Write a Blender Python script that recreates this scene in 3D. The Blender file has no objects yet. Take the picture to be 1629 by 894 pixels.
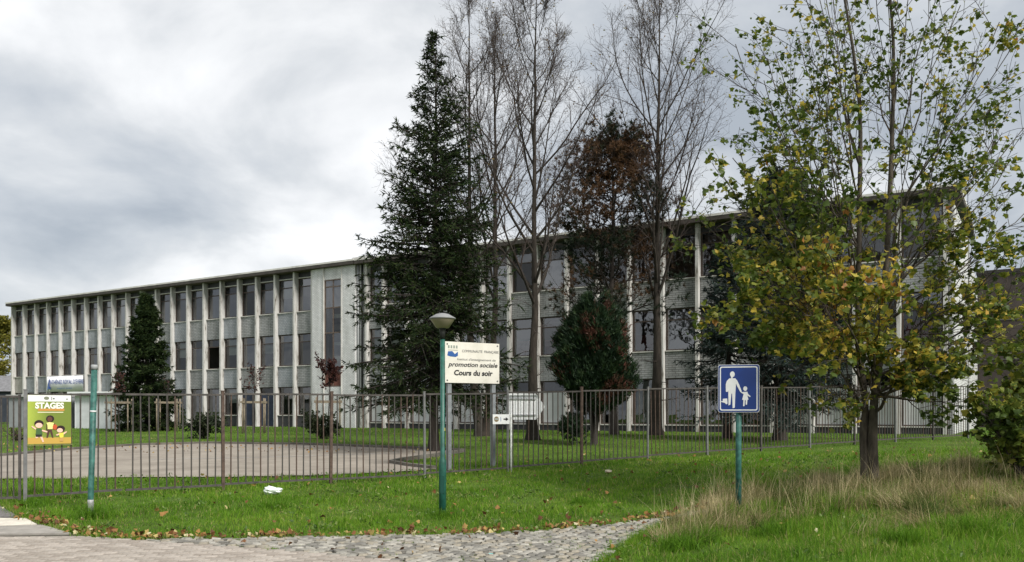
import bpy, bmesh, math, random
import numpy as np
from mathutils import Vector, Matrix
random.seed(7)
RNG = np.random.default_rng(11)
R = math.radians
scene = bpy.context.scene

# ------------------------------------------------------------------ camera
EYE, FPX, CX, HOR = 1.65, 1350.0, 814.5, 657.0      # eye height, focal (px), centre column, horizon row
cd = bpy.data.cameras.new('camera'); cam = bpy.data.objects.new('camera', cd)
scene.collection.objects.link(cam); scene.camera = cam
cam.location = (0, 0, EYE); cam.rotation_euler = (R(90), 0, 0)
cd.sensor_width = 36; cd.lens = 36 * FPX / 1629; cd.shift_y = (HOR - 447) / 1629
cd.clip_start = 0.1; cd.clip_end = 3000
# ------------------------------------------------------------------ world, sun, exposure
SUN_AZ, SUN_EL = (0.66, -0.751), R(42)               # horizontal direction TOWARDS the sun
world = bpy.data.worlds.new('World'); scene.world = world; world.use_nodes = True
def build_world():
    nt = world.node_tree; nt.nodes.clear(); N = nt.nodes.new; L = nt.links.new
    out = N('ShaderNodeOutputWorld'); bg = N('ShaderNodeBackground'); bg.inputs['Strength'].default_value = 0.1
    sky = N('ShaderNodeTexSky'); sky.sky_type = 'NISHITA'; sky.sun_disc = False
    sky.sun_elevation = SUN_EL; sky.sun_rotation = math.atan2(SUN_AZ[0], SUN_AZ[1])
    sky.air_density = 1.0; sky.dust_density = 2.0
    tc = N('ShaderNodeTexCoord'); sep = N('ShaderNodeSeparateXYZ'); L(tc.outputs['Generated'], sep.inputs[0])
    mx = N('ShaderNodeMath'); mx.operation = 'MAXIMUM'; L(sep.outputs['Z'], mx.inputs[0]); mx.inputs[1].default_value = 0.0
    ad = N('ShaderNodeMath'); ad.operation = 'ADD'; L(mx.outputs[0], ad.inputs[0]); ad.inputs[1].default_value = 0.42
    dx = N('ShaderNodeMath'); dx.operation = 'DIVIDE'; L(sep.outputs['X'], dx.inputs[0]); L(ad.outputs[0], dx.inputs[1])
    dy = N('ShaderNodeMath'); dy.operation = 'DIVIDE'; L(sep.outputs['Y'], dy.inputs[0]); L(ad.outputs[0], dy.inputs[1])
    cb = N('ShaderNodeCombineXYZ'); L(dx.outputs[0], cb.inputs[0]); L(dy.outputs[0], cb.inputs[1])
    cb.inputs[2].default_value = 14.6
    n1 = N('ShaderNodeTexNoise'); n1.inputs['Scale'].default_value = 0.75; n1.inputs['Detail'].default_value = 3; n1.inputs['Roughness'].default_value = 0.5
    n2 = N('ShaderNodeTexNoise'); n2.inputs['Scale'].default_value = 2.9; n2.inputs['Detail'].default_value = 9; n2.inputs['Roughness'].default_value = 0.52
    n2.inputs['Distortion'].default_value = 0.25
    L(cb.outputs[0], n1.inputs['Vector']); L(cb.outputs[0], n2.inputs['Vector'])
    m1 = N('ShaderNodeMath'); m1.operation = 'MULTIPLY'; L(n1.outputs['Fac'], m1.inputs[0]); m1.inputs[1].default_value = 0.42
    m2 = N('ShaderNodeMath'); m2.operation = 'MULTIPLY_ADD'; L(n2.outputs['Fac'], m2.inputs[0]); m2.inputs[1].default_value = 0.58; L(m1.outputs[0], m2.inputs[2])
    rp = N('ShaderNodeValToRGB'); L(m2.outputs[0], rp.inputs[0]); e = rp.color_ramp.elements
    e[0].position = 0.38; e[0].color = (0.36, 0.395, 0.44, 1)
    e[1].position = 0.60; e[1].color = (0.86, 0.865, 0.87, 1)
    for p, c in ((0.44, (0.475, 0.505, 0.54, 1)), (0.495, (0.59, 0.61, 0.63, 1)), (0.545, (0.735, 0.745, 0.755, 1))):
        k = e.new(p); k.color = c
    sc = N('ShaderNodeVectorMath'); sc.operation = 'SCALE'; L(rp.outputs[0], sc.inputs[0]); sc.inputs['Scale'].default_value = 7.3
    mix = N('ShaderNodeMixRGB'); mix.inputs[0].default_value = 0.93
    L(sky.outputs[0], mix.inputs[1]); L(sc.outputs[0], mix.inputs[2]); L(mix.outputs[0], bg.inputs['Color']); L(bg.outputs[0], out.inputs[0])
build_world()
sd = bpy.data.lights.new('sun', 'SUN'); sun = bpy.data.objects.new('sun', sd); scene.collection.objects.link(sun)
sd.energy = 2.6; sd.angle = R(14); sd.color = (1.0, 0.96, 0.91)
sun.rotation_euler = Vector((-SUN_AZ[0]*math.cos(SUN_EL), -SUN_AZ[1]*math.cos(SUN_EL), -math.sin(SUN_EL))).to_track_quat('-Z', 'Y').to_euler()
sun.location = (30, -30, 40)
vs = scene.view_settings; vs.view_transform = 'Standard'; vs.look = 'None'; vs.gamma = 1.0; vs.exposure = 0.80; vs.use_curve_mapping = False
scene.cycles.use_denoising = True; scene.cycles.max_bounces = 6; scene.cycles.transparent_max_bounces = 16
scene.cycles.diffuse_bounces = 3; scene.cycles.glossy_bounces = 3; scene.cycles.caustics_reflective = False; scene.cycles.caustics_refractive = False

# ------------------------------------------------------------------ helpers
def lin(r, g, b):
    f = lambda c: (c/255/12.92) if c/255 <= .04045 else ((c/255+.055)/1.055)**2.4
    return (f(r), f(g), f(b))
MATS = {}
def mat(name, col, rough=0.8, var=0.0, scale=6.0, bump=0.0, metal=0.0, col2=None, spec=0.3, detail=6, coord='Object', stretch=None):
    if name in MATS: return MATS[name]
    m = bpy.data.materials.new(name); m.use_nodes = True; nt = m.node_tree; N = nt.nodes.new; L = nt.links.new
    b = nt.nodes['Principled BSDF']; b.inputs['Roughness'].default_value = rough; b.inputs['Metallic'].default_value = metal
    b.inputs['Specular IOR Level'].default_value = spec; b.inputs['Base Color'].default_value = (*col, 1)
    if var or bump or col2:
        tc = N('ShaderNodeTexCoord'); nz = N('ShaderNodeTexNoise'); nz.inputs['Scale'].default_value = scale; nz.inputs['Detail'].default_value = detail
        nz.inputs['Roughness'].default_value = 0.6
        src = tc.outputs[coord]
        if stretch:
            mp = N('ShaderNodeMapping'); mp.inputs['Scale'].default_value = stretch; L(src, mp.inputs[0]); src = mp.outputs[0]
        L(src, nz.inputs['Vector'])
        rp = N('ShaderNodeValToRGB'); L(nz.outputs['Fac'], rp.inputs[0])
        c1 = tuple(max(0, c*(1-var)) for c in col); c2 = col2 or tuple(min(1, c*(1+var)) for c in col)
        rp.color_ramp.elements[0].position = 0.33; rp.color_ramp.elements[0].color = (*c1, 1)
        rp.color_ramp.elements[1].position = 0.67; rp.color_ramp.elements[1].color = (*c2, 1)
        L(rp.outputs[0], b.inputs['Base Color'])
        if bump:
            bp = N('ShaderNodeBump'); bp.inputs['Strength'].default_value = bump; bp.inputs['Distance'].default_value = 0.02
            L(nz.outputs['Fac'], bp.inputs['Height']); L(bp.outputs[0], b.inputs['Normal'])
    MATS[name] = m; return m
def leafmat(name, stops, rough=0.6, trans=0.35, spec=0.25):
    """foliage: colour picked by each leaf's own random value, some light passes through"""
    m = bpy.data.materials.new(name); m.use_nodes = True; nt = m.node_tree; N = nt.nodes.new; L = nt.links.new
    b = nt.nodes['Principled BSDF']; b.inputs['Roughness'].default_value = rough; b.inputs['Specular IOR Level'].default_value = spec
    at = N('ShaderNodeAttribute'); at.attribute_name = 'rnd'
    rp = N('ShaderNodeValToRGB'); L(at.outputs['Fac'], rp.inputs[0])
    e = rp.color_ramp.elements; e[0].position, e[0].color = stops[0][0], (*stops[0][1], 1); e[1].position, e[1].color = stops[-1][0], (*stops[-1][1], 1)
    for p, c in stops[1:-1]: k = e.new(p); k.color = (*c, 1)
    L(rp.outputs[0], b.inputs['Base Color'])
    if trans > 0:
        tr = N('ShaderNodeBsdfTranslucent'); L(rp.outputs[0], tr.inputs['Color']); mx = N('ShaderNodeMixShader'); mx.inputs[0].default_value = trans
        L(b.outputs[0], mx.inputs[1]); L(tr.outputs[0], mx.inputs[2]); L(mx.outputs[0], nt.nodes['Material Output'].inputs['Surface'])
    MATS[name] = m; return m
COL = scene.collection
def link(o, parent=None):
    COL.objects.link(o)
    if parent is not None: o.parent = parent
    return o
def tag(o, label=None, cat=None, group=None, kind=None):
    if label: o['label'] = label
    if cat: o['category'] = cat
    if group: o['group'] = group
    if kind: o['kind'] = kind
    return o
def empty(name, loc, rz=0, label=None, cat=None, group=None):
    o = bpy.data.objects.new(name, None); link(o); o.location = loc; o.rotation_euler = (0, 0, rz); o.empty_display_size = .2
    return tag(o, label, cat, group)
def npmesh(name, V, quads=None, tris=None, rnd=None, smooth=False):
    me = bpy.data.meshes.new(name); V = np.asarray(V, np.float32)
    nq = 0 if quads is None else len(quads); n3 = 0 if tris is None else len(tris)
    me.vertices.add(len(V)); me.vertices.foreach_set('co', V.ravel())
    li, st = [], []
    if nq: li.append(np.asarray(quads, np.int32).ravel()); st.append(np.arange(nq, dtype=np.int32)*4)
    if n3: li.append(np.asarray(tris, np.int32).ravel()); st.append(np.arange(n3, dtype=np.int32)*3 + nq*4)
    li = np.concatenate(li); st = np.concatenate(st)
    me.loops.add(len(li)); me.loops.foreach_set('vertex_index', li); me.polygons.add(len(st)); me.polygons.foreach_set('loop_start', st)
    if smooth: me.polygons.foreach_set('use_smooth', np.ones(len(st), bool))
    me.update(calc_edges=True)
    if rnd is not None:
        a = me.attributes.new('rnd', 'FLOAT', 'POINT'); a.data.foreach_set('value', np.asarray(rnd, np.float32))
    return me
def obj(name, me, m, parent=None, loc=None, rz=None):
    o = bpy.data.objects.new(name, me)
    if m is not None and not me.materials: me.materials.append(m)
    link(o, parent)
    if loc is not None: o.location = loc
    if rz is not None: o.rotation_euler = (0, 0, rz)
    return o
class MB:
    """collects boxes, prisms, tubes and lathes; makes ONE mesh"""
    def __init__(s): s.v = []; s.f = []; s.sm = []
    def add(s, vs, fs, sm=False):
        n = len(s.v); s.v += [tuple(map(float, v)) for v in vs]; s.f += [tuple(i+n for i in f) for f in fs]; s.sm += [sm]*len(fs); return s
    def box(s, x0, x1, y0, y1, z0, z1):
        return s.add([(x0,y0,z0),(x1,y0,z0),(x1,y1,z0),(x0,y1,z0),(x0,y0,z1),(x1,y0,z1),(x1,y1,z1),(x0,y1,z1)],
                     [(3,2,1,0),(4,5,6,7),(0,1,5,4),(1,2,6,5),(2,3,7,6),(3,0,4,7)])
    def lathe(s, prof, n=16, c=(0,0,0), sm=True):
        vs = []; fs = []
        for r, z in prof:
            for k in range(n): a = 2*math.pi*k/n; vs.append((c[0]+r*math.cos(a), c[1]+r*math.sin(a), c[2]+z))
        for i in range(len(prof)-1):
            for k in range(n): fs.append((i*n+k, i*n+(k+1) % n, (i+1)*n+(k+1) % n, (i+1)*n+k))
        fs.append(tuple(range(n-1, -1, -1))); fs.append(tuple((len(prof)-1)*n+k for k in range(n)))
        return s.add(vs, fs, sm)
    def bar(s, a, b, r, n=6):
        a = Vector(a); b = Vector(b); d = (b-a).normalized(); u = d.orthogonal().normalized(); w = d.cross(u)
        vs = [p+(u*math.cos(2*math.pi*k/n)+w*math.sin(2*math.pi*k/n))*r for p in (a, b) for k in range(n)]
        fs = [(k, (k+1) % n, n+(k+1) % n, n+k) for k in range(n)]+[tuple(range(n-1,-1,-1)), tuple(range(n, 2*n))]
        return s.add(vs, fs, n > 6)
    def prism(s, pts, y0, y1):
        """outline in x,z extruded along y"""
        n = len(pts); vs = [(x, y0, z) for x, z in pts]+[(x, y1, z) for x, z in pts]
        return s.add(vs, [tuple(range(n)), tuple(range(2*n-1, n-1, -1))]+[(k, n+k, n+(k+1) % n, (k+1) % n) for k in range(n)])
    def mesh(s, name):
        me = bpy.data.meshes.new(name); me.from_pydata(s.v, [], s.f); me.update()
        me.polygons.foreach_set('use_smooth', np.array(s.sm, bool))
        bm = bmesh.new(); bm.from_mesh(me); bmesh.ops.recalc_face_normals(bm, faces=bm.faces); bm.to_mesh(me); bm.free()
        return me
    def build(s, name, m, parent=None, loc=None, rz=None): return obj(name, s.mesh(name), m, parent, loc, rz)
def text_mesh(txt, size, shear=0.0, bold=0.0, xs=1.0, align='CENTER', flip=True):
    cu = bpy.data.curves.new('lettering', 'FONT'); cu.body = txt; cu.size = size; cu.shear = shear; cu.offset = bold
    cu.align_x = align; cu.extrude = 0.001; cu.resolution_u = 3
    to = bpy.data.objects.new('lettering', cu); COL.objects.link(to)
    dg = bpy.context.evaluated_depsgraph_get(); me = bpy.data.meshes.new_from_object(to.evaluated_get(dg))
    bpy.data.objects.remove(to); bpy.data.curves.remove(cu); me.materials.clear()
    me.transform(Matrix.Diagonal((xs, 1, 1, 1))); me.transform(Matrix.Rotation(R(90), 4, 'X')); return me   # lies in x,z facing -y
def inpoly(x, y, poly):
    x = np.asarray(x); y = np.asarray(y); c = np.zeros(x.shape, bool); n = len(poly)
    for i in range(n):
        x1, y1 = poly[i]; x2, y2 = poly[i-1]
        if y1 == y2: continue
        c ^= ((y1 > y) != (y2 > y)) & (x < (x2-x1)*(y-y1)/(y2-y1)+x1)
    return c
def wob(x, y, f, ph=0.0):
    """smooth pseudo-noise, about -1..1"""
    return (np.sin(x*f*1.3+y*f*.7+ph)+np.sin(x*f*-.8+y*f*1.7+1.3*ph+1)+np.sin(x*f*2.1-y*f*1.1+2.1*ph+2)+np.sin(x*f*.6+y*f*2.6+.7*ph+4))/2.6

# ------------------------------------------------------------------ terrain
CP = np.array([(-14,5,0),(-14,11,.0),(-8.6,13.9,.02),(-6.6,12.2,0),(-5.4,11.0,0),(-3,10.8,0),(-.5,11.2,0),(1.4,12.2,0),(2.6,13.2,.02),(0,7,0),(-6,7,0),(4,6,.02),(10,5,.1),(0,1,0),(-10,0,0),(10,0,.05),
 (-1.08,13.1,.07),(-6.5,13.0,.07),(-8.2,14.25,.2),(-5.44,16,.2),(-3.6,17.2,.22),(1.76,20.6,.38),(7.3,24.3,.57),(15.7,29.6,.77),(21,33,.8),
 (-12,20,.25),(-6,22,.3),(-10,32,.5),(-25,34,.52),(-25,20,.25),(-40,30,.4),(-42,68,.72),(-28,58,.73),(-13,51,.74),(5,40,.73),(18,33,.76),(30,40,.8),(0,30,.6),(-4,26,.44),(-50,60,.7),
 (6.1,14.5,.42),(9,14.3,.64),(12,14,.8),(10,20,.68),(3.6,13,.1),(8,10,.32),(4,9,.06),(14,9,.5),(16,20,.7),(25,15,.6),(60,60,.8),(0,90,.75),(-80,100,.7),(60,20,.7),(-60,10,.1)], float)
def _U(r2): return np.where(r2 > 1e-9, .5*r2*np.log(np.maximum(r2, 1e-9)), 0)
def _fit():
    n = len(CP); P = CP[:, :2]; K = _U(((P[:, None]-P[None])**2).sum(-1)) + np.eye(n)*2.0
    A = np.zeros((n+3, n+3)); A[:n, :n] = K; A[:n, n] = 1; A[:n, n+1:] = P; A[n, :n] = 1; A[n+1:, :n] = P.T
    return np.linalg.solve(A, np.concatenate([CP[:, 2], np.zeros(3)]))
TW = _fit()
def gz(x, y):
    x = np.atleast_1d(np.asarray(x, float)); y = np.atleast_1d(np.asarray(y, float)); sh = x.shape; x = x.ravel(); y = y.ravel(); out = np.empty(len(x))
    for i in range(0, len(x), 40000):
        a = x[i:i+40000]; b = y[i:i+40000]
        out[i:i+40000] = _U((a[:, None]-CP[None, :, 0])**2+(b[:, None]-CP[None, :, 1])**2) @ TW[:-3] + TW[-3]+TW[-2]*a+TW[-1]*b
    d = np.hypot(x, y-30); t = np.clip((d-60)/60, 0, 1); out = out*(1-t)+.6*t
    return np.clip(out, -.06, .95).reshape(sh)
def gz1(x, y): return float(gz(x, y)[0])
def px2ground(px, py):
    z = .3
    for _ in range(25):
        d = (EYE-z)*FPX/max(py-HOR, 4); z = .5*z+.5*gz1((px-CX)/FPX*d, d)
    return ((px-CX)/FPX*d, d)
def at(px, d): return (px-CX)/FPX*d                       # X of a column at depth d
def zat(py, d): return EYE+(HOR-py)*d/FPX                 # height of a row at depth d
def axis(core0, core1, step, far0, far1, g=1.25):
    a = list(np.arange(core0, core1+step/2, step)); s = step
    while a[-1] < far1: s *= g; a.append(a[-1]+s)
    s = step
    while a[0] > far0: s *= g; a.insert(0, a[0]-s)
    return np.array(a)
def sheet(name, xs, ys, m, dz=0.0, poly=None):
    X, Y = np.meshgrid(xs, ys); Z = gz(X, Y)+dz; V = np.stack([X, Y, Z], -1).reshape(-1, 3); nx = len(xs)
    i, j = np.meshgrid(np.arange(nx-1), np.arange(len(ys)-1)); a = (j*nx+i).ravel(); Q = np.stack([a, a+1, a+nx+1, a+nx], 1)
    if poly is not None:
        c = V[Q].mean(1); Q = Q[inpoly(c[:, 0], c[:, 1], poly)]
        u, inv = np.unique(Q, return_inverse=True); V = V[u]; Q = inv.reshape(-1, 4)
    return npmesh(name, V, Q, smooth=True)
# outlines on the ground (metres)
GRASS_EDGE = [(-15,15.5),(-10.5,14.9),(-8.5,14.1),(-7.45,12.9),(-6.8,12.35),(-5.76,11.37),(-5.37,11.08),(-4.66,10.9)]
PATH_FAR = [(-4.66,10.9),(-3.4,11.0),(-1.78,11.15),(-.6,11.35),(.31,11.66),(1.33,12.3),(2.42,13.1),(3.2,13.7)]
PATH_NEAR = [(3.3,13.2),(2.33,12.6),(1.9,11.8),(1.5,10.9),(.94,9.4),(.4,8.0),(.1,6.5)]
SPLIT = [(-4.6,10.75),(-2.98,10.2),(-1.2,9.4),(-.5,8.2),(-.2,6.5)]
COBBLE = PATH_FAR+PATH_NEAR+SPLIT[::-1]
PAVE = GRASS_EDGE+SPLIT+[(-.2,-3),(-15,-3)]
HARD = GRASS_EDGE+PATH_FAR[1:]+PATH_NEAR+[(.1,-3),(-15,-3)]
YARD = [px2ground(*p) for p in [(-220,748),(-120,738),(0,727),(120,716),(220,709.5),(330,706.5),(480,708.5),(600,713),(700,717),(738,719),(690,727),(640,733.5),(622,738),(650,743),(690,747.5),(640,752),(530,757),(350,761),(100,763),(-220,764)]]
def noise_ground(name, cols, scale, bump):
    m = bpy.data.materials.new(name); m.use_nodes = True; nt = m.node_tree; N = nt.nodes.new; L = nt.links.new
    b = nt.nodes['Principled BSDF']; b.inputs['Roughness'].default_value = .95; b.inputs['Specular IOR Level'].default_value = .1
    tc = N('ShaderNodeTexCoord'); n1 = N('ShaderNodeTexNoise'); n1.inputs['Scale'].default_value = scale; n1.inputs['Detail'].default_value = 10; n1.inputs['Roughness'].default_value = .72
    L(tc.outputs['Object'], n1.inputs['Vector']); rp = N('ShaderNodeValToRGB'); L(n1.outputs['Fac'], rp.inputs[0]); e = rp.color_ramp.elements
    e[0].position, e[0].color = .3, (*cols[0], 1); e[1].position, e[1].color = .7, (*cols[-1], 1)
    for i, c in enumerate(cols[1:-1]): k = e.new(.3+.4*(i+1)/(len(cols)-1)); k.color = (*c, 1)
    n2 = N('ShaderNodeTexNoise'); n2.inputs['Scale'].default_value = 40; n2.inputs['Detail'].default_value = 4; L(tc.outputs['Object'], n2.inputs['Vector'])
    L(rp.outputs[0], b.inputs['Base Color']); bp = N('ShaderNodeBump'); bp.inputs['Strength'].default_value = bump; bp.inputs['Distance'].default_value = .03
    L(n2.outputs['Fac'], bp.inputs['Height']); L(bp.outputs[0], b.inputs['Normal']); MATS[name] = m; return m
M_ground = noise_ground('lawn_soil', [(.045,.055,.015),(.07,.12,.018),(.10,.17,.025)], .8, .6)
M_asph = noise_ground('worn_asphalt', [(.20,.175,.145),(.275,.245,.205),(.34,.305,.255)], .9, .35)
M_joint = noise_ground('sandy_joints', [(.055,.05,.042),(.10,.09,.075),(.06,.07,.035)], 5, .5)
xs = axis(-14, 14, .3, -700, 700); ys = axis(6, 30, .3, -60, 1100)
tag(obj('ground', sheet('ground', xs, ys, M_ground), M_ground), kind='structure')
tag(obj('schoolyard', sheet('schoolyard', np.arange(-26, 0, .2), np.arange(17, 36, .2), M_asph, .03, YARD), M_asph), kind='structure')
pave = tag(obj('pavement', sheet('pavement', np.arange(-15, .5, .1), np.arange(-3, 15.6, .1), M_joint, .012, PAVE), M_joint), kind='structure')
path = tag(obj('cobble_path', sheet('cobble_path', np.arange(-5, 3.6, .08), np.arange(6.4, 13.9, .08), M_joint, .012, COBBLE), M_joint), kind='structure')
# kerb round the yard edge
def kerb():
    k = MB(); pts = YARD[0:15]
    for a, b in zip(pts, pts[1:]):
        L_ = math.dist(a, b); n = max(1, int(L_/1.0))
        for i in range(n):
            p = [(a[0]+(b[0]-a[0])*t, a[1]+(b[1]-a[1])*t) for t in (i/n+.004, (i+1)/n-.004)]
            d = Vector((p[1][0]-p[0][0], p[1][1]-p[0][1])).normalized(); nn = Vector((-d.y, d.x))*.06
            q = [(p[0][0]-nn.x,p[0][1]-nn.y),(p[1][0]-nn.x,p[1][1]-nn.y),(p[1][0]+nn.x,p[1][1]+nn.y),(p[0][0]+nn.x,p[0][1]+nn.y)]
            zz = [gz1(*u) for u in q]
            k.add([(u[0],u[1],z-.05) for u, z in zip(q, zz)]+[(u[0],u[1],z+.10) for u, z in zip(q, zz)], [(3,2,1,0),(4,5,6,7),(0,1,5,4),(1,2,6,5),(2,3,7,6),(3,0,4,7)])
    tag(k.build('kerb', mat('kerb_stone', (.13,.12,.10), .9, .35, 3)), kind='structure')
kerb()
# pale parking line across the yard
def yard_line():
    a = px2ground(240, 733); b = px2ground(640, 722); n = 40; V = []; 
    d = Vector((b[0]-a[0], b[1]-a[1])).normalized(); w = Vector((-d.y, d.x))*.05
    for i in range(n+1):
        x = a[0]+(b[0]-a[0])*i/n; y = a[1]+(b[1]-a[1])*i/n
        for s in (-1, 1): V.append((x+s*w.x, y+s*w.y, gz1(x, y)+.038))
    Q = [(2*i, 2*i+2, 2*i+3, 2*i+1) for i in range(n)]
    tag(obj('painted_line', npmesh('painted_line', V, Q), mat('worn_line_paint', (.45,.44,.41), .85, .35, 5)), kind='structure')
yard_line()

# ------------------------------------------------------------------ paving: setts, pavers, slabs
def proj(x, y, z): return CX+FPX*x/y, HOR-FPX*(z-EYE)/y
def stone_mesh(name, lx, ly, h, seed, jit, inset):
    r = random.Random(seed); V = []
    for (sx, sy) in ((-1,-1),(1,-1),(1,1),(-1,1)): V.append((sx*lx/2, sy*ly/2, -.03))
    for (sx, sy) in ((-1,-1),(1,-1),(1,1),(-1,1)): V.append((sx*lx/2+r.uniform(-jit,jit), sy*ly/2+r.uniform(-jit,jit), h*.55))
    for (sx, sy) in ((-1,-1),(1,-1),(1,1),(-1,1)): V.append((sx*(lx/2-inset)+r.uniform(-jit,jit), sy*(ly/2-inset)+r.uniform(-jit,jit), h+r.uniform(-jit,jit)*.5))
    F = [(8,9,10,11)]+[(k, (k+1)%4, 4+(k+1)%4, 4+k) for k in range(4)]+[(4+k, 4+(k+1)%4, 8+(k+1)%4, 8+k) for k in range(4)]
    me = bpy.data.meshes.new(name); me.from_pydata(V, [], F); me.update(); return me
def lay(parent, name, poly, px_, py_, lx, ly, h, ang, mats, jit, inset, brick, box, rest_name, tilt=.03):
    ca, sa = math.cos(ang), math.sin(ang); spots = []
    n0 = int(16/py_)
    for j in range(-n0, n0):
        for i in range(-int(16/px_), int(16/px_)):
            u = (i+(.5*(j % 2) if brick else 0))*px_+random.gauss(0, jit*.6); v = j*py_+random.gauss(0, jit*.5)
            x = -3+u*ca-v*sa; y = 10.5+u*sa+v*ca
            if box[0] < x < box[1] and box[2] < y < box[3]: spots.append((x, y))
    P = np.array(spots); P = P[inpoly(P[:, 0], P[:, 1], poly)]; Z = gz(P[:, 0], P[:, 1])
    ix = CX+FPX*P[:, 0]/P[:, 1]; iy = HOR+FPX*(EYE-Z)/P[:, 1]
    vis = (ix > -25) & (ix < 1660) & (iy < 915); P = P[vis]; Z = Z[vis]
    order = np.argsort(P[:, 1]); meshes = []
    for mi, mm in enumerate(mats):
        for s in range(3):
            me = stone_mesh(name, lx*random.uniform(.93, 1.02), ly*random.uniform(.93, 1.02), h, mi*7+s, jit, inset); me.materials.append(mm); meshes.append(me)
    rest = {}
    for q, k in enumerate(order):
        me = random.choice(meshes); x, y = P[k]; e = (random.gauss(0, tilt), random.gauss(0, tilt), ang+random.gauss(0, jit*1.5)); z = Z[k]+.012+random.gauss(0, jit*.35)
        if q < 300:
            o = bpy.data.objects.new(name, me); link(o, parent); o.location = (x, y, z); o.rotation_euler = e
        else: rest.setdefault(me.materials[0].name, []).append((me, x, y, z, e))
    V = []; F = []; MI = []; mlist = list(rest)
    for mi, key in enumerate(mlist):
        for me, x, y, z, e in rest[key]:
            from mathutils import Euler
            Mx = Matrix.Translation((x, y, z)) @ Euler(e).to_matrix().to_4x4(); n = len(V)
            V += [tuple(Mx @ v.co) for v in me.vertices]; F += [tuple(i+n for i in p.vertices) for p in me.polygons]; MI += [mi]*len(me.polygons)
    if V:
        me = bpy.data.meshes.new(rest_name); me.from_pydata(V, [], F); me.update()
        for key in mlist: me.materials.append(bpy.data.materials[key])
        me.polygons.foreach_set('material_index', MI); tag(link(bpy.data.objects.new(rest_name, me), parent), kind='stuff')
sett = [mat('sett_%s' % n, c, .75, .28, 14, .4, spec=.35) for n, c in (('grey', (.235,.225,.195)), ('pale', (.31,.295,.255)), ('dark', (.16,.152,.132)), ('warm', (.26,.235,.185)))]
lay(path, 'cobblestone', COBBLE, .148, .116, .136, .104, .03, R(8), sett, .013, .016, True, (-5, 3.6, 8.6, 13.8), 'far_cobblestones', .035)
pavm = [mat('paver_%s' % n, c, .85, .2, 18, .3) for n, c in (('grey', (.31,.275,.235)), ('pale', (.36,.32,.275)), ('brown', (.27,.235,.198)))]
PAVERS = [(-15,11.25),(-5.9,11.25),(-5.37,11.05),(-4.66,10.85)]+SPLIT+[(-.2,-3),(-15,-3)]
lay(pave, 'paver', PAVERS, .212, .108, .206, .102, .022, R(-2), pavm, .003, .006, True, (-9, 0, 8.9, 11.4), 'far_pavers', .008)
def slabs():
    defs = [('concrete_slab', [(-7.4,11.45),(-5.95,11.45),(-6.75,12.2),(-8.3,12.0)], mat('slab_grey', (.29,.27,.24), .9, .2, 5, .3)),
            ('pale_slab', [(-10,11.75),(-8.4,12.02),(-6.85,12.24),(-7.3,12.75),(-8.0,12.85),(-10,12.55)], mat('slab_pale', (.58,.54,.46), .85, .15, 4, .2)),
            ('concrete_slab', [(-9.2,11.32),(-7.5,11.32),(-7.5,11.44),(-8.35,11.96),(-10,11.68),(-10,11.32)], mat('slab_grey', (.3,.3,.3))),
            ('asphalt_patch', [(-10.5,12.6),(-8.05,12.9),(-7.5,12.9),(-8.5,14.05),(-10.5,14.8)], mat('asphalt_dark', (.15,.14,.135), .95, .25, 10, .4))]
    for nm, poly, m in defs:
        n = len(poly); k = MB(); zt = [gz1(*p)+.034 for p in poly]
        k.add([(p[0],p[1],z-.03) for p, z in zip(poly, zt)]+[(p[0],p[1],z) for p, z in zip(poly, zt)], [tuple(range(n,2*n))]+[(a, (a+1)%n, n+(a+1)%n, n+a) for a in range(n)])
        k.build(nm, m, pave)
slabs()

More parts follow.
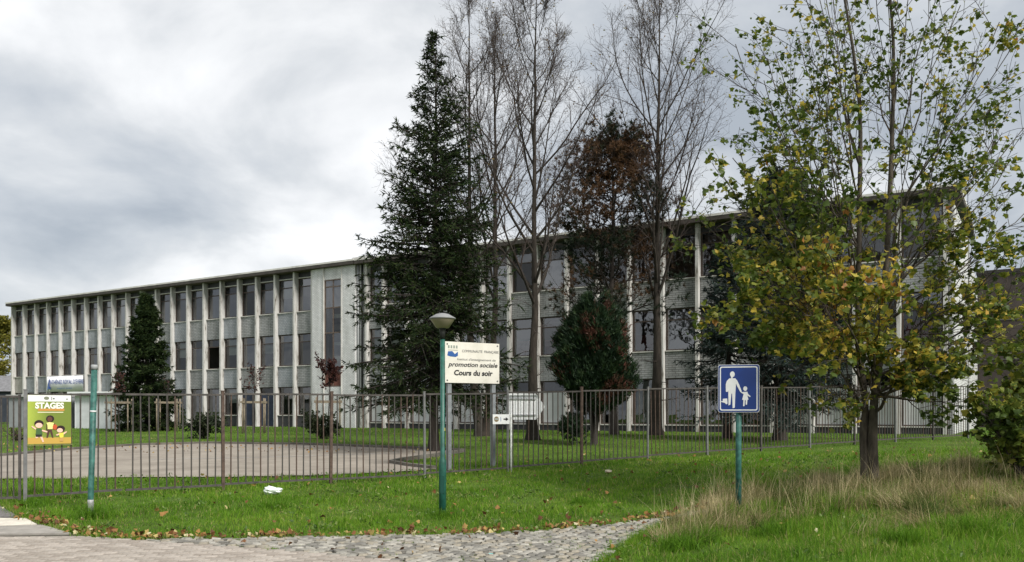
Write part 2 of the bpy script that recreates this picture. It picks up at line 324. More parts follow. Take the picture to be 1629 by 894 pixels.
# ------------------------------------------------------------------ school building (local: x along the facade, y to the back, z up)
ZB = .72
LX, LY, ANG = -42.25, 71.96, math.atan2(-.5240, .8517)
school = empty('school_building', (LX, LY, ZB), ANG, 'long three storey school with grey brick spandrels and pale concrete pilasters', 'school building')
H1, S1, H1b, S2, H2, RU, RT = 2.62, 3.97, 6.01, 7.43, 9.55, 9.93, 10.2      # ground head, first sill, first head, second sill, second head, soffit, roof top
PX = 1.75; TW0, TW1 = 35.05, 38.95; RW0 = 40.72; RP = 1.757; END = 70.83
def brickmat(name, c1, c2, mortar, bw, bh, rough=.6, dirt=.35):
    m = bpy.data.materials.new(name); m.use_nodes = True; nt = m.node_tree; N = nt.nodes.new; L = nt.links.new
    b = nt.nodes['Principled BSDF']; b.inputs['Roughness'].default_value = rough; b.inputs['Specular IOR Level'].default_value = .35
    tc = N('ShaderNodeTexCoord'); sp = N('ShaderNodeSeparateXYZ'); L(tc.outputs['Object'], sp.inputs[0])
    ad = N('ShaderNodeMath'); ad.operation = 'ADD'; L(sp.outputs['X'], ad.inputs[0]); L(sp.outputs['Y'], ad.inputs[1])
    cb = N('ShaderNodeCombineXYZ'); L(ad.outputs[0], cb.inputs[0]); L(sp.outputs['Z'], cb.inputs[1])
    br = N('ShaderNodeTexBrick'); L(cb.outputs[0], br.inputs['Vector']); br.inputs['Color1'].default_value = (*c1, 1); br.inputs['Color2'].default_value = (*c2, 1)
    br.inputs['Mortar'].default_value = (*mortar, 1); br.inputs['Scale'].default_value = 1.0; br.inputs['Brick Width'].default_value = bw; br.inputs['Row Height'].default_value = bh
    br.inputs['Mortar Size'].default_value = .011; br.inputs['Bias'].default_value = 0; br.offset = .5
    oi = N('ShaderNodeObjectInfo')
    of = N('ShaderNodeVectorMath'); of.operation = 'SCALE'; L(oi.outputs['Location'], of.inputs[0]); of.inputs['Scale'].default_value = 1.7
    av = N('ShaderNodeVectorMath'); av.operation = 'ADD'; L(tc.outputs['Object'], av.inputs[0]); L(of.outputs[0], av.inputs[1])
    mp = N('ShaderNodeMapping'); mp.inputs['Scale'].default_value = (1.5, 1.5, .45); L(av.outputs[0], mp.inputs[0])
    nz = N('ShaderNodeTexNoise'); nz.inputs['Scale'].default_value = 1.6; nz.inputs['Detail'].default_value = 7; L(mp.outputs[0], nz.inputs['Vector'])
    rp = N('ShaderNodeValToRGB'); L(nz.outputs['Fac'], rp.inputs[0]); rp.color_ramp.elements[0].position = .3; rp.color_ramp.elements[1].position = .62
    rp.color_ramp.elements[0].color = (1-dirt, 1-dirt, 1-dirt*1.05, 1); rp.color_ramp.elements[1].color = (1, 1, 1, 1)
    mx = N('ShaderNodeMixRGB'); mx.blend_type = 'MULTIPLY'; mx.inputs[0].default_value = 1; L(br.outputs['Color'], mx.inputs[1]); L(rp.outputs[0], mx.inputs[2])
    L(mx.outputs[0], b.inputs['Base Color']); bp = N('ShaderNodeBump'); bp.inputs['Strength'].default_value = .7; bp.inputs['Distance'].default_value = .01; bp.invert = True
    L(br.outputs['Fac'], bp.inputs['Height']); L(bp.outputs[0], b.inputs['Normal']); MATS[name] = m; return m
M_brick = brickmat('glazed_grey_brick', (.29,.30,.30), (.37,.375,.37), (.10,.10,.095), .34, .105)
M_brickb = brickmat('glazed_blue_grey_brick', (.31,.335,.36), (.38,.40,.42), (.19,.20,.215), .22, .105)
M_brickw = brickmat('glazed_white_brick', (.70,.71,.705), (.79,.79,.785), (.36,.36,.355), .23, .075, dirt=.22)
M_brickd = brickmat('glazed_beige_panel', (.40,.385,.35), (.47,.45,.41), (.30,.28,.25), .15, .075)
def concrete():
    m = bpy.data.materials.new('stained_concrete'); m.use_nodes = True; nt = m.node_tree; N = nt.nodes.new; L = nt.links.new
    b = nt.nodes['Principled BSDF']; b.inputs['Roughness'].default_value = .9; b.inputs['Specular IOR Level'].default_value = .2
    tc = N('ShaderNodeTexCoord'); oi = N('ShaderNodeObjectInfo'); of = N('ShaderNodeVectorMath'); of.operation = 'SCALE'; L(oi.outputs['Location'], of.inputs[0]); of.inputs['Scale'].default_value = 2.3
    av = N('ShaderNodeVectorMath'); av.operation = 'ADD'; L(tc.outputs['Object'], av.inputs[0]); L(of.outputs[0], av.inputs[1])
    mp = N('ShaderNodeMapping'); mp.inputs['Scale'].default_value = (4, 4, .8); L(av.outputs[0], mp.inputs[0])
    nz = N('ShaderNodeTexNoise'); nz.inputs['Scale'].default_value = 1.3; nz.inputs['Detail'].default_value = 8; nz.inputs['Roughness'].default_value = .65; L(mp.outputs[0], nz.inputs['Vector'])
    rp = N('ShaderNodeValToRGB'); L(nz.outputs['Fac'], rp.inputs[0]); e = rp.color_ramp.elements
    e[0].position = .34; e[0].color = (.17,.155,.13, 1); e[1].position = .52; e[1].color = (.56,.55,.525, 1); k = e.new(.42); k.color = (.44,.425,.395, 1)
    L(rp.outputs[0], b.inputs['Base Color']); MATS['stained_concrete'] = m; return m
M_conc = concrete()
M_frame = mat('brown_window_frame', (.075,.055,.045), .5, .2, 8)
M_framew = mat('pale_window_frame', (.55,.54,.50), .6, .15, 8)
M_frieze = mat('dark_frieze', (.045,.045,.048), .5, .2, 5)
M_soffit = mat('brown_soffit', (.10,.085,.07), .85, .25, 2)
M_fascia = mat('pale_fascia', (.60,.585,.55), .7, .2, 1.5)
M_roof = mat('roof_felt', (.10,.10,.10), .95, .2, 2)
M_int = mat('interior_plaster', (.20,.185,.165), .95, .15, .6)
M_intf = mat('interior_floor', (.16,.14,.12), .7, .2, 1)
def glassmat():
    m = bpy.data.materials.new('window_glass'); m.use_nodes = True; nt = m.node_tree; nt.nodes.clear(); N = nt.nodes.new; L = nt.links.new
    o = N('ShaderNodeOutputMaterial'); t = N('ShaderNodeBsdfTransparent'); t.inputs[0].default_value = (.72,.76,.75,1)
    g = N('ShaderNodeBsdfGlossy'); g.inputs['Roughness'].default_value = .015; g.inputs['Color'].default_value = (.95,.97,1,1)
    tc = N('ShaderNodeTexCoord'); nz = N('ShaderNodeTexNoise'); nz.inputs['Scale'].default_value = 1.3; L(tc.outputs['Object'], nz.inputs['Vector'])
    bp = N('ShaderNodeBump'); bp.inputs['Strength'].default_value = .14; bp.inputs['Distance'].default_value = .05; L(nz.outputs['Fac'], bp.inputs['Height']); L(bp.outputs[0], g.inputs['Normal'])
    fr = N('ShaderNodeFresnel'); fr.inputs['IOR'].default_value = 2.5
    oi = N('ShaderNodeObjectInfo'); mr = N('ShaderNodeMapRange'); L(oi.outputs['Random'], mr.inputs[0]); mr.inputs[3].default_value = 1.5; mr.inputs[4].default_value = 2.7; L(mr.outputs[0], fr.inputs['IOR'])
    mx = N('ShaderNodeMixShader'); L(fr.outputs[0], mx.inputs[0]); L(t.outputs[0], mx.inputs[1]); L(g.outputs[0], mx.inputs[2]); L(mx.outputs[0], o.inputs[0]); MATS['window_glass'] = m; return m
M_glass = glassmat()
M_blind = mat('pale_blind', (.56,.56,.53), .8, .1, 2)
M_frost = mat('frosted_pane', (.56,.57,.57), .35, .08, 1.2)
M_curt = mat('brown_curtain', (.19,.14,.11), .9, .3, 7, stretch=(6, 1, .2))
M_red = mat('red_curtain', (.16,.028,.022), .9, .3, 6, stretch=(6, 1, .2))
M_navy = mat('navy_door', (.03,.042,.075), .45, .2, 3)
def frame_mesh(name, w, h, bars_z=(), bars_x=(), t=.06, d=.07):
    k = MB(); k.box(0, t, 0, d, 0, h).box(w-t, w, 0, d, 0, h).box(t, w-t, 0, d, 0, t).box(t, w-t, 0, d, h-t, h)
    for z in bars_z: k.box(t, w-t, .004, d-.004, z-t*.5, z+t*.5)
    for x in bars_x: k.box(x-t*.45, x+t*.45, .008, d-.008, t, h-t)
    return k.mesh(name)
def pane_mesh(x0, x1, z0, z1, y=.035):
    return npmesh('pane', [(x0,y,z0),(x1,y,z0),(x1,y,z1),(x0,y,z1)], [(0,1,2,3)])
CACHE = {}
def cached(key, fn, m):
    if key not in CACHE: CACHE[key] = fn(); CACHE[key].materials.append(m)
    return CACHE[key]
def add_window(x, z, w, h, kind='', tz=None, fm=None):
    tz = tz if tz else h-.52; fm = fm or M_frame
    o = obj('window', cached(('f', w, h, tz, fm.name), lambda: frame_mesh('window', w, h, (tz,)), fm), fm, school, (x, .10, z))
    if kind == 'door':
        obj('door_panel', cached(('d', w, h, tz), lambda: MB().box(.062, w-.062, .02, .05, .062, tz-.032).mesh('door_panel'), M_navy), M_navy, o)
    elif kind == 'frost':
        obj('frosted_pane', cached(('fr', w, h, tz), lambda: pane_mesh(.06, w-.06, .06, tz-.03), M_frost), M_frost, o)
    elif kind == 'open':
        pass
    else:
        obj('pane', cached(('p', w, h, tz), lambda: pane_mesh(.06, w-.06, .06, tz-.03), M_glass), M_glass, o)
    obj('pane', cached(('p2', w, h, tz), lambda: pane_mesh(.06, w-.06, tz+.03, h-.06), M_glass), M_glass, o)
    obj('sill', cached(('s', w), lambda: MB().box(-.02, w+.02, -.16, .0, -.05, .0).mesh('sill'), M_framew), M_framew, o)
    if kind in ('blind', 'curtain', 'red', 'half'):
        mm = {'blind': M_blind, 'half': M_blind, 'curtain': M_curt, 'red': M_red}[kind]
        z0, z1 = {'blind': (.08, h-.08), 'half': (h*.45, h-.08), 'curtain': (.08, h-.08), 'red': (.08, h*.42)}[kind]
        def cm():
            n = 24; V = []; 
            for i in range(n+1):
                xx = .08+(w-.16)*i/n; yy = .26+(.03*math.sin(i*2.4) if kind in ('curtain', 'red') else 0)
                V += [(xx, yy, z0), (xx, yy, z1)]
            return npmesh('curtain', V, [(2*i, 2*i+2, 2*i+3, 2*i+1) for i in range(n)])
        obj('blind' if kind in ('blind', 'half') else 'curtain', cached((kind, w, h), cm, mm), mm, o)
    return o
def build_school():
    rr = random.Random(5)
    pil = MB().box(-.075, .075, -.24, .12, 0, RU).mesh('pilaster'); pil.materials.append(M_conc)
    w = PX-.20
    sp1 = {}
    def spandrel(x, ww, z0, z1, m):
        k = (round(ww, 3), z0, m.name)
        if k not in sp1: sp1[k] = MB().box(0, ww, 0, .22, 0, z1-z0).mesh('spandrel_panel'); sp1[k].materials.append(m)
        obj('spandrel_panel', sp1[k], m, school, (x, .0, z0))
    # left wing: 20 bays
    for i in range(21):
        obj('pilaster', pil, M_conc, school, (i*PX+.10 if i < 20 else 34.94, 0, 0))
    for i in range(20):
        x = i*PX+.20; ww = w if i < 19 else round(34.84-x, 3)
        far = i < 9
        m2 = M_brickb; m1 = M_brickb if i % 5 != 0 else M_brickd
        if i >= 9: m2 = m1 = M_brick if i % 3 else M_brickb
        spandrel(x, ww, S1-(S1-H1), S1, m1) if False else spandrel(x, ww, H1, S1-.05, m1); spandrel(x, ww, H1b, S2-.05, m2)
        k2 = rr.choice(['', 'blind', 'half', 'curtain', '', '']) if far else rr.choice(['', '', '', 'blind', 'half'])
        k1 = rr.choice(['curtain', '', 'blind', 'half']) if far else rr.choice(['', '', 'half', 'curtain'])
        if i == 4: k2 = 'blind'
        if i == 14: k1 = 'open'
        add_window(x, S1, ww, H1b-S1, k1); add_window(x, S2, ww, H2-S2, k2)
        MB().box(0, ww, .12, .2, 0, RU-H2-.05).build('frieze_panel', M_frieze, school, (x, 0, H2+.05)) if i == 0 or i == 19 else obj('frieze_panel', cached(('fz',), lambda: MB().box(0, w, .12, .2, 0, RU-H2-.05).mesh('frieze_panel'), M_frieze), M_frieze, school, (x, 0, H2+.05))
        obj('frieze_rail', cached(('fzr', ww), lambda: MB().box(0, ww, .02, .2, 0, .05).mesh('frieze_rail'), M_framew), M_framew, school, (x, 0, H2))
        gk = {16: 'door', 17: 'door'}.get(i, rr.choice(['', '', 'curtain']))
        if i in (15, 18, 19) or i < 10: # glazing over a low apron
            spandrel(x, ww, 0.0, .75, M_frieze); add_window(x, .80, ww, H1-.80, '' if i != 15 else 'half', H1-.80-.45)
        else: add_window(x, .05, ww, H1-.05, gk, H1-.05-.45)
    # stair tower
    def prt(name, m, *b): return MB().box(*b).build(name, m, school)
    prt('brick_pier', M_brickw, 35.05, 36.0, -.30, .2, 0, RU); prt('brick_pier', M_brickw, 37.55, 38.60, -.30, .2, 0, RU)
    prt('pier_strip', M_fascia, 35.99, 36.05, -.34, -.05, 0, RU); prt('pier_strip', M_fascia, 37.49, 37.56, -.34, -.05, 0, RU)
    prt('brick_lintel', M_brickw, 36.05, 37.49, -.27, .2, 9.2, RU); prt('brick_apron', M_brickw, 36.05, 37.49, -.27, .2, 0, 2.55)
    zz = [2.55, 3.45, 5.9, 7.45, 9.2]
    fo = obj('stair_window', frame_mesh('stair_window', 1.44, 6.65, [z-2.55 for z in zz[1:-1]]+[6.2-2.55+2.55], (.72,), .07), mat('stair_frame', (.14,.105,.085), .6, .2, 5), school, (36.05, -.26, 2.55))
    for a, b in zip(zz, zz[1:]):
        for x0, x1 in ((.07, .69), (.75, 1.37)):
            p = obj('pane', pane_mesh(x0, x1, a-2.55+.04, b-2.55-.04), M_glass if a > 2.6 else mat('rusty_panel', (.16,.06,.045), .6, .3, 5), fo)
    prt('stair_slab', M_framew, 36.05, 37.49, .5, 1.5, 6.9, 7.15); prt('stair_slab', M_framew, 36.05, 37.49, .5, 1.5, 4.2, 4.5); prt('stair_slab', M_framew, 36.05, 37.49, .6, 1.7, 5.2, 5.4)
    # junction strip and downpipes
    prt('junction_wall', M_brickw, 38.66, 39.30, -.02, .25, 0, RU)
    for x, m, r in ((38.70, mat('grey_pipe', (.33,.34,.34), .5), .055), (39.02, mat('black_pipe', (.02,.02,.022), .4), .06)):
        MB().bar((x, -.12, .1), (x, -.12, RU+.05), r, 10).build('downpipe', m, school)
    prt('pipe_shoe', M_conc, 38.92, 39.12, -.2, -.03, 0, 1.3)
    # right wing: 18 pilasters, 18 bays
    xsr = [RW0+RP*k for k in range(18)]
    for x in [39.40]+xsr: obj('pilaster', pil, M_conc, school, (x, 0, 0))
    edges = [39.40]+xsr
    rkinds1 = {6: 'red', 7: 'red', 8: '', 10: 'red', 11: 'half', 12: 'blind', 13: 'half'}
    for i, (a, b) in enumerate(zip(edges, edges[1:])):
        x = round(a+.10, 4); ww = round(b-a-.20, 3)
        spandrel(x, ww, H1, S1-.05, M_brick); spandrel(x, ww, H1b, S2-.05, M_brick)
        add_window(x, S1, ww, H1b-S1, rkinds1.get(i, rr.choice(['', 'red', 'blind', 'half'])), H1b-S1-.55)
        add_window(x, S2, ww, H2-S2, rr.choice(['', '', 'curtain', '']), H2-S2-.55)
        obj('frieze_panel', cached(('fz', ww), lambda: MB().box(0, ww, .12, .2, 0, RU-H2).mesh('frieze_panel'), M_frieze), M_frieze, school, (x, 0, H2))
        spandrel(x, ww, 0.0, .32, M_frieze)
        gk = 'frost' if i not in (8, 9, 10, 11, 12, 13) else rr.choice(['blind', 'half', ''])
        if i > 13: gk = 'frost'
        add_window(x, .37, ww, H1-.37, gk, H1-.37-.55)
    # end pier, end wall, back and the roof
    prt('end_pier', M_brick, xsr[-1]+.10, END, -.02, .3, 0, RU)
    prt('end_wall', M_brickw, END-.25, END+.05, .31, 9.0, 0, RU-.3); prt('end_wall', M_brickw, END-.25, END+.02, 9.05, 20, 0, RU-1.2)
    prt('end_strip', mat('grey_strip', (.33,.33,.32), .7, .2, 3), END+.05, END+.11, 8.7, 9.05, 0, RU-.3)
    prt('end_wall', M_brickb, -.05, .0, 0.1, 11, 0, RU)
    prt('back_wall', M_int, 0, END-.3, 10.8, 11, 0, RU)
    for z in (.02, H1+.45, H1b+.45, ):
        prt('floor_slab', M_intf, 0.02, END-.3, .24, 10.8, z-.35 if z > 1 else -.2, z)
    for z in (.02, H1+.45, H1b+.45): prt('inner_wall', M_int, .02, END-.3, 5.2, 5.35, z, z+2.9)
    for k in range(0, 13): prt('cross_wall', M_int, 2+5.25*k+.05, 2+5.25*k+.15, .3, 5.2, .02, RU-.05)
    rf = prt('roof', M_roof, -.22, END+.25, -.48, 11.2, RU+.06, RT-.04)
    def rp(name, m, *b): return MB().box(*b).build(name, m, rf)
    rp('soffit', M_soffit, -.22, END+.25, -.48, .30, RU, RU+.055)
    M_eave = mat('dark_eave_board', (.06,.052,.045), .7, .3, 2)
    for m, u, v, g in ((M_eave, RU+.02, RT-.06, 0), (M_fascia, RT-.057, RT+.05, .012)):
        nm = 'eave_board' if g == 0 else 'roof_edge'
        rp(nm, m, -.27-g, 38.7, -.54-g, -.48, u, v); rp(nm, m, 38.75, END+.31+g, -.54-g, -.48, u-.02, v-.02)
        rp(nm, m, -.275-g, -.22, -.477, 11.2, u, v); rp(nm, m, END+.25, END+.31+g, -.477, 9.2, u-.02, v-.02)
    rp('vent_box', M_fascia, 38.2, 39.6, -.1, .6, RT-.04, RT+.22)
build_school()
# banner hung under the first floor windows
def banner():
    s0 = 5.65; e = Vector((math.cos(ANG), math.sin(ANG))); nb = Vector((-math.sin(ANG), math.cos(ANG)))
    p = Vector((LX, LY))+e*s0+nb*-.36
    r = empty('school_banner', (p.x, p.y, ZB+2.62), ANG, 'white banner with blue lettering hung on the school facade', 'banner')
    W, Hh = 5.0, 1.25
    V = []; n = 20
    for i in range(n+1):
        x = W*i/n; y = .03*math.sin(i*.9); V += [(x, y, .03*math.sin(i*.35)), (x, y, Hh), (x, y+.012, .03*math.sin(i*.35)), (x, y+.012, Hh)]
    Q = []
    for i in range(n): a = 4*i; Q += [(a, a+4, a+5, a+1), (a+2, a+3, a+7, a+6), (a+1, a+5, a+7, a+3), (a, a+2, a+6, a+4)]
    obj('cloth', npmesh('cloth', V, Q), mat('banner_white', (.80,.80,.82), .7, .05, 1), r)
    mb = mat('banner_blue', (.05,.10,.33), .7); ml = mat('banner_pale_blue', (.19,.27,.48), .7)
    obj('lettering', text_mesh("ATHÉNÉE ROYAL D'EVERE", .46, 0, .004, .86), mb, r, (2.8, -.05, .62))
    obj('lettering', text_mesh("enseignement  secondaire", .20, 0, 0), ml, r, (2.5, -.05, .22))
    k = MB(); k.prism([(.15,.35),(.3,.95),(.42,1.05),(.5,.9),(.38,.5),(.62,.25),(.5,.2)], -.055, -.045); k.build('emblem', mb, r)
    k = MB(); k.prism([(.05,.2),(.2,.6),(.3,.45),(.18,.15)], -.055, -.045); k.build('emblem', ml, r)
banner()

# ------------------------------------------------------------------ neighbouring buildings
def far_houses():
    r = empty('dark_house', (at(-12, 88), 88, .7), 0, 'low dark house with slate roof beyond the left end of the school', 'house')
    MB().box(-3.5, 2.1, 0, 8, 0, 3.2).build('wall', mat('house_navy', (.035,.042,.055), .7, .2, 1), r)
    k = MB(); k.add([(-3.7,-.3,3.2),(2.3,-.3,3.2),(2.3,4,5.0),(-3.7,4,5.0),(2.3,8.3,3.2),(-3.7,8.3,3.2)], [(0,1,2,3),(3,2,4,5),(0,3,5),(1,4,2),(0,5,4,1)]); k.build('roof', mat('slate_roof', (.17,.17,.175), .8, .25, 3), r)
    d = 50; x0 = at(1556, d)
    r = empty('brown_block', (x0, d, .75), R(-31), 'tall dark brown block with horizontal bands behind the right end of the school', 'building')
    MB().box(0, 24, 0, 14, 0, 9.0).build('wall', mat('brown_cladding', (.050,.040,.036), .8, .3, 1.2), r)
    for z in (2.2, 4.0, 6.3, 9.0): MB().box(-.03, 24.03, -.04, 14.03, z, z+.05).build('band', mat('band_metal', (.10,.095,.09), .5), r)
    MB().box(-.1, 24.1, -.1, 14.1, 9.06, 9.25).build('parapet', mat('parapet_dark', (.03,.028,.027), .7), r)
    for k in range(5):
        f = MB().box(0, 1.6, -.03, .0, 0, 1.1).build('window', mat('block_window_frame', (.18,.17,.16), .5), r, (2.2+k*4.2, -.03, 2.6))
        MB().box(.1, 1.5, -.045, -.031, .1, 1.0).build('pane', mat('dark_glass', (.02,.022,.025), .1, spec=.6), f)
    # cabins at the left end of the yard
    d = 52
    r = empty('white_cabin', (at(119, d), d, gz1(at(119, d), d)), R(-20), 'white corrugated metal cabin beside the small spruce', 'cabin')
    n = 30; V = []
    for i in range(n+1):
        x = 3.4*i/n; y = (.05 if i % 2 else 0); V += [(x, y, 0), (x, y, 2.0)]
    obj('wall', npmesh('wall', V, [(2*i, 2*i+2, 2*i+3, 2*i+1) for i in range(n)]), mat('cabin_white', (.58,.60,.61), .6, .1, 1.5), r)
    MB().box(.02, 3.38, .06, 2.4, 0, 2.0).build('body', mat('cabin_grey', (.26,.27,.28), .7, .15, 1), r)
    MB().box(-.35, 3.7, -.25, 2.7, 2.02, 2.24).build('roof', mat('cabin_roof', (.78,.79,.80), .5), r)
    r = empty('grey_cabin', (at(78, d+1), d+1, gz1(at(78, d+1), d+1)), R(-20), 'grey metal cabin to the left of the white corrugated cabin', 'cabin')
    MB().box(-3.4, 1.45, 0, 2.4, 0, 1.95).build('body', mat('cabin_grey', (.2,.2,.2)), r)
    MB().box(-3.5, 1.5, -.15, 2.5, 1.97, 2.1).build('roof', mat('cabin_roof2', (.45,.45,.44), .6), r)
    for k in range(4): MB().box(0, .05, -.03, -.002, .05, 1.9).build('rib', mat('cabin_rib', (.20,.21,.22), .6), r, (-3+k*1.1, 0, 0))
far_houses()

# ------------------------------------------------------------------ railing fence
FX0, FY0, FS = -5.44, 16.0, .64                       # a point of the fence line and its slope dY/dX
FLEN = math.hypot(1, FS); FANG = math.atan(FS)
def fence_y(px): return (FY0-FS*FX0)/(1-FS*(px-CX)/FPX)
def fpt(Y): return (FX0+(Y-FY0)/FS, Y)
M_rail = mat('weathered_steel', (.065,.058,.052), .65, .4, 9, spec=.4)
M_rust = mat('rusty_steel', (.085,.058,.045), .75, .4, 12)
M_galv = mat('galvanised_steel', (.17,.17,.168), .5, .2, 10, metal=.3)
def fence():
    Ys = [fence_y(40), fence_y(197), fence_y(355)]+[fence_y(355)+1.141*k for k in range(1, 13)]
    p0 = fpt(Ys[0]); r = empty('railing_fence', (p0[0], p0[1], gz1(*p0)), 0, 'long dark steel railing fence climbing the grass bank in front of the school', 'fence')
    base = Vector(r.location)
    cols = {0: M_galv, 2: M_rust, 3: M_rust, 4: M_galv, 5: M_galv, 6: M_rust, 7: M_galv}
    bar = MB().bar((0, 0, 0), (0, 0, 1.72), .013, 6).mesh('bar'); bar.materials.append(M_rail)
    barr = bar.copy(); barr.materials.clear(); barr.materials.append(M_rust)
    HT = 1.80
    for i, Y in enumerate(Ys):
        if i == 1: continue                                             # rails are simply welded here
        x, y = fpt(Y); z = gz1(x, y); m = cols.get(i, M_rail if i % 2 else M_galv); hh = HT+.06 if i not in (0, 6) else HT+.10
        k = MB(); k.box(-.028, .028, -.028, .028, -.25, hh); k.box(-.034, .034, -.034, .034, hh, hh+.012)
        o = k.build('post', m, r); o.location = Vector((x, y, z))-base; o.rotation_euler = (R(random.uniform(-.5,.5)), R(random.uniform(-.5,.5)), FANG)
        if i in (4, 5, 7): o.scale = (.75, .75, 1)
    for i, (a, b) in enumerate(zip(Ys, Ys[1:])):
        pa, pb = fpt(a), fpt(b); za, zb = gz1(*pa), gz1(*pb); L_ = math.dist(pa, pb); zm = (za+zb)/2
        sl = (zb-za)*.75; zl, zr = zm-sl/2, zm+sl/2; dz = random.uniform(-.012, .012)
        pn = None
        for h, nm in ((HT, 'top_rail'), (.10, 'bottom_rail')):          # rails follow the ground
            k = MB()
            k.add([(0.03,-.02,zl-za+h-.018+dz),(L_-.03,-.02,zr-za+h-.018+dz),(L_-.03,.02,zr-za+h-.018+dz),(0.03,.02,zl-za+h-.018+dz),
                   (0.03,-.02,zl-za+h+.018+dz),(L_-.03,-.02,zr-za+h+.018+dz),(L_-.03,.02,zr-za+h+.018+dz),(0.03,.02,zl-za+h+.018+dz)],
                  [(3,2,1,0),(4,5,6,7),(0,1,5,4),(1,2,6,5),(2,3,7,6),(3,0,4,7)])
            o = k.build(nm, M_rail, r); o.location = Vector((*pa, za))-base; o.rotation_euler = (0, 0, FANG); pn = pn or o
        nb = round(L_/.142)
        for j in range(1, nb):
            t = j/nb; o = bpy.data.objects.new('bar', barr if random.random() < .25 else bar); link(o, pn)
            o.location = (L_*t, 0, (zl-za)+(zr-zl)*t+.10+dz); o.rotation_euler = (R(random.gauss(0, .35)), R(random.gauss(0, .35)), 0)
    # gate left of the corner post
    x0, y0 = p0; ga = R(200); L_ = 1.9
    g = empty('railing_gate', (x0, y0, gz1(*p0)), ga, 'steel gate with close bars at the left end of the railing fence', 'gate')
    k = MB(); k.box(.06, L_, -.02, .02, .08, .115).box(.06, L_, -.02, .02, HT-.03, HT+.005).box(.06, .10, -.021, .021, .06, HT+.02).box(L_-.04, L_, -.021, .021, .06, HT+.02); k.build('gate_frame', M_rail, g)
    for j in range(1, 20):
        o = bpy.data.objects.new('bar', bar); link(o, g); o.location = (.08+(L_-.1)*j/20, 0, .08)
fence()

# ------------------------------------------------------------------ signs, lamp, posts
M_green = mat('green_post_paint', (.012,.085,.060), .45, .3, 12, spec=.5, col2=(.02,.12,.09))
M_green2 = mat('faded_green_paint', (.018,.10,.082), .55, .45, 10, spec=.4, col2=(.05,.17,.14))
def green_post():
    d = 13.0; x = at(143.5, d); z = gz1(x, d)
    r = empty('green_post', (x, d, z), 0, 'bare leaning green metal post without a sign at the left', 'post'); r.rotation_euler = (R(1), R(2.1), 0)
    H_ = 2.28
    MB().lathe([(.043, -.3), (.043, .09), (.043, H_)], 14).build('pole', M_green2, r)
    MB().lathe([(.0435, .0), (.0455, .02), (.0455, .19), (.0435, .26)], 14).build('worn_foot', mat('bare_zinc', (.30,.30,.30), .6, .4, 20), r)
    MB().lathe([(.049, H_-.03), (.049, H_+.03), (.036, H_+.045)], 14).build('cap', mat('cap_grey', (.32,.33,.33), .5), r)
    MB().lathe([(.046, 1.60), (.046, 1.625)], 14).build('clamp_ring', mat('ring_white', (.7,.7,.7), .5), r)
green_post()
def lamp():
    d = 13.1; x = at(704, d); z = gz1(x, d)
    r = empty('street_lamp', (x, d, z), 0, 'green street lamp with conical frosted lantern on the grass bank', 'street lamp'); zt = zat(498, d)-z
    MB().lathe([(.056,-.3),(.056,.80),(.050,.86),(.037,.90),(.036,zt-.40)], 18).build('pole', M_green, r)
    MB().box(-.03, .03, -.0585, -.05, .35, .62).build('hatch', mat('hatch_green', (.010,.06,.045), .5), r)
    MB().lathe([(.043, zt-.40), (.043, zt-.30), (.05, zt-.255), (.062, zt-.235)], 18).build('neck', mat('lamp_neck', (.02,.022,.02), .5), r)
    bowl = mat('lamp_bowl', (.27,.235,.165), .35, .1, 3, spec=.5)
    MB().lathe([(.075, zt-.235), (.10, zt-.228), (.185, zt-.105), (.19, zt-.095)], 24).build('lantern_bowl', bowl, r)
    hd = MB().lathe([(.195, zt-.098), (.205, zt-.085), (.20, zt-.075), (.10, zt-.018), (.03, zt-.002), (.001, zt)], 24).build('lantern_cap', mat('lamp_cap', (.22,.225,.225), .5, .1, 4), r)
    MB().lathe([(.0575, 1.28), (.0575, 1.31)], 14).build('strap', mat('strap_yellow', (.35,.33,.10), .6), r) if False else None
    MB().box(.03, .042, -.02, .02, 1.31, 1.36).build('tag', mat('tag_yellow', (.45,.42,.15), .6), r)
lamp()
def arcpts(cx, cz, r, n=20, a0=0, a1=360):
    return [(cx+r*math.cos(R(a0+(a1-a0)*k/n)), cz+r*math.sin(R(a0+(a1-a0)*k/n))) for k in range(n)]
def rrect(x0, x1, z0, z1, r, n=5):
    p = []
    for cx, cz, a in ((x1-r, z1-r, 0), (x0+r, z1-r, 90), (x0+r, z0+r, 180), (x1-r, z0+r, 270)):
        p += [(cx+r*math.cos(R(a+90*k/n)), cz+r*math.sin(R(a+90*k/n))) for k in range(n+1)]
    return p[::-1]
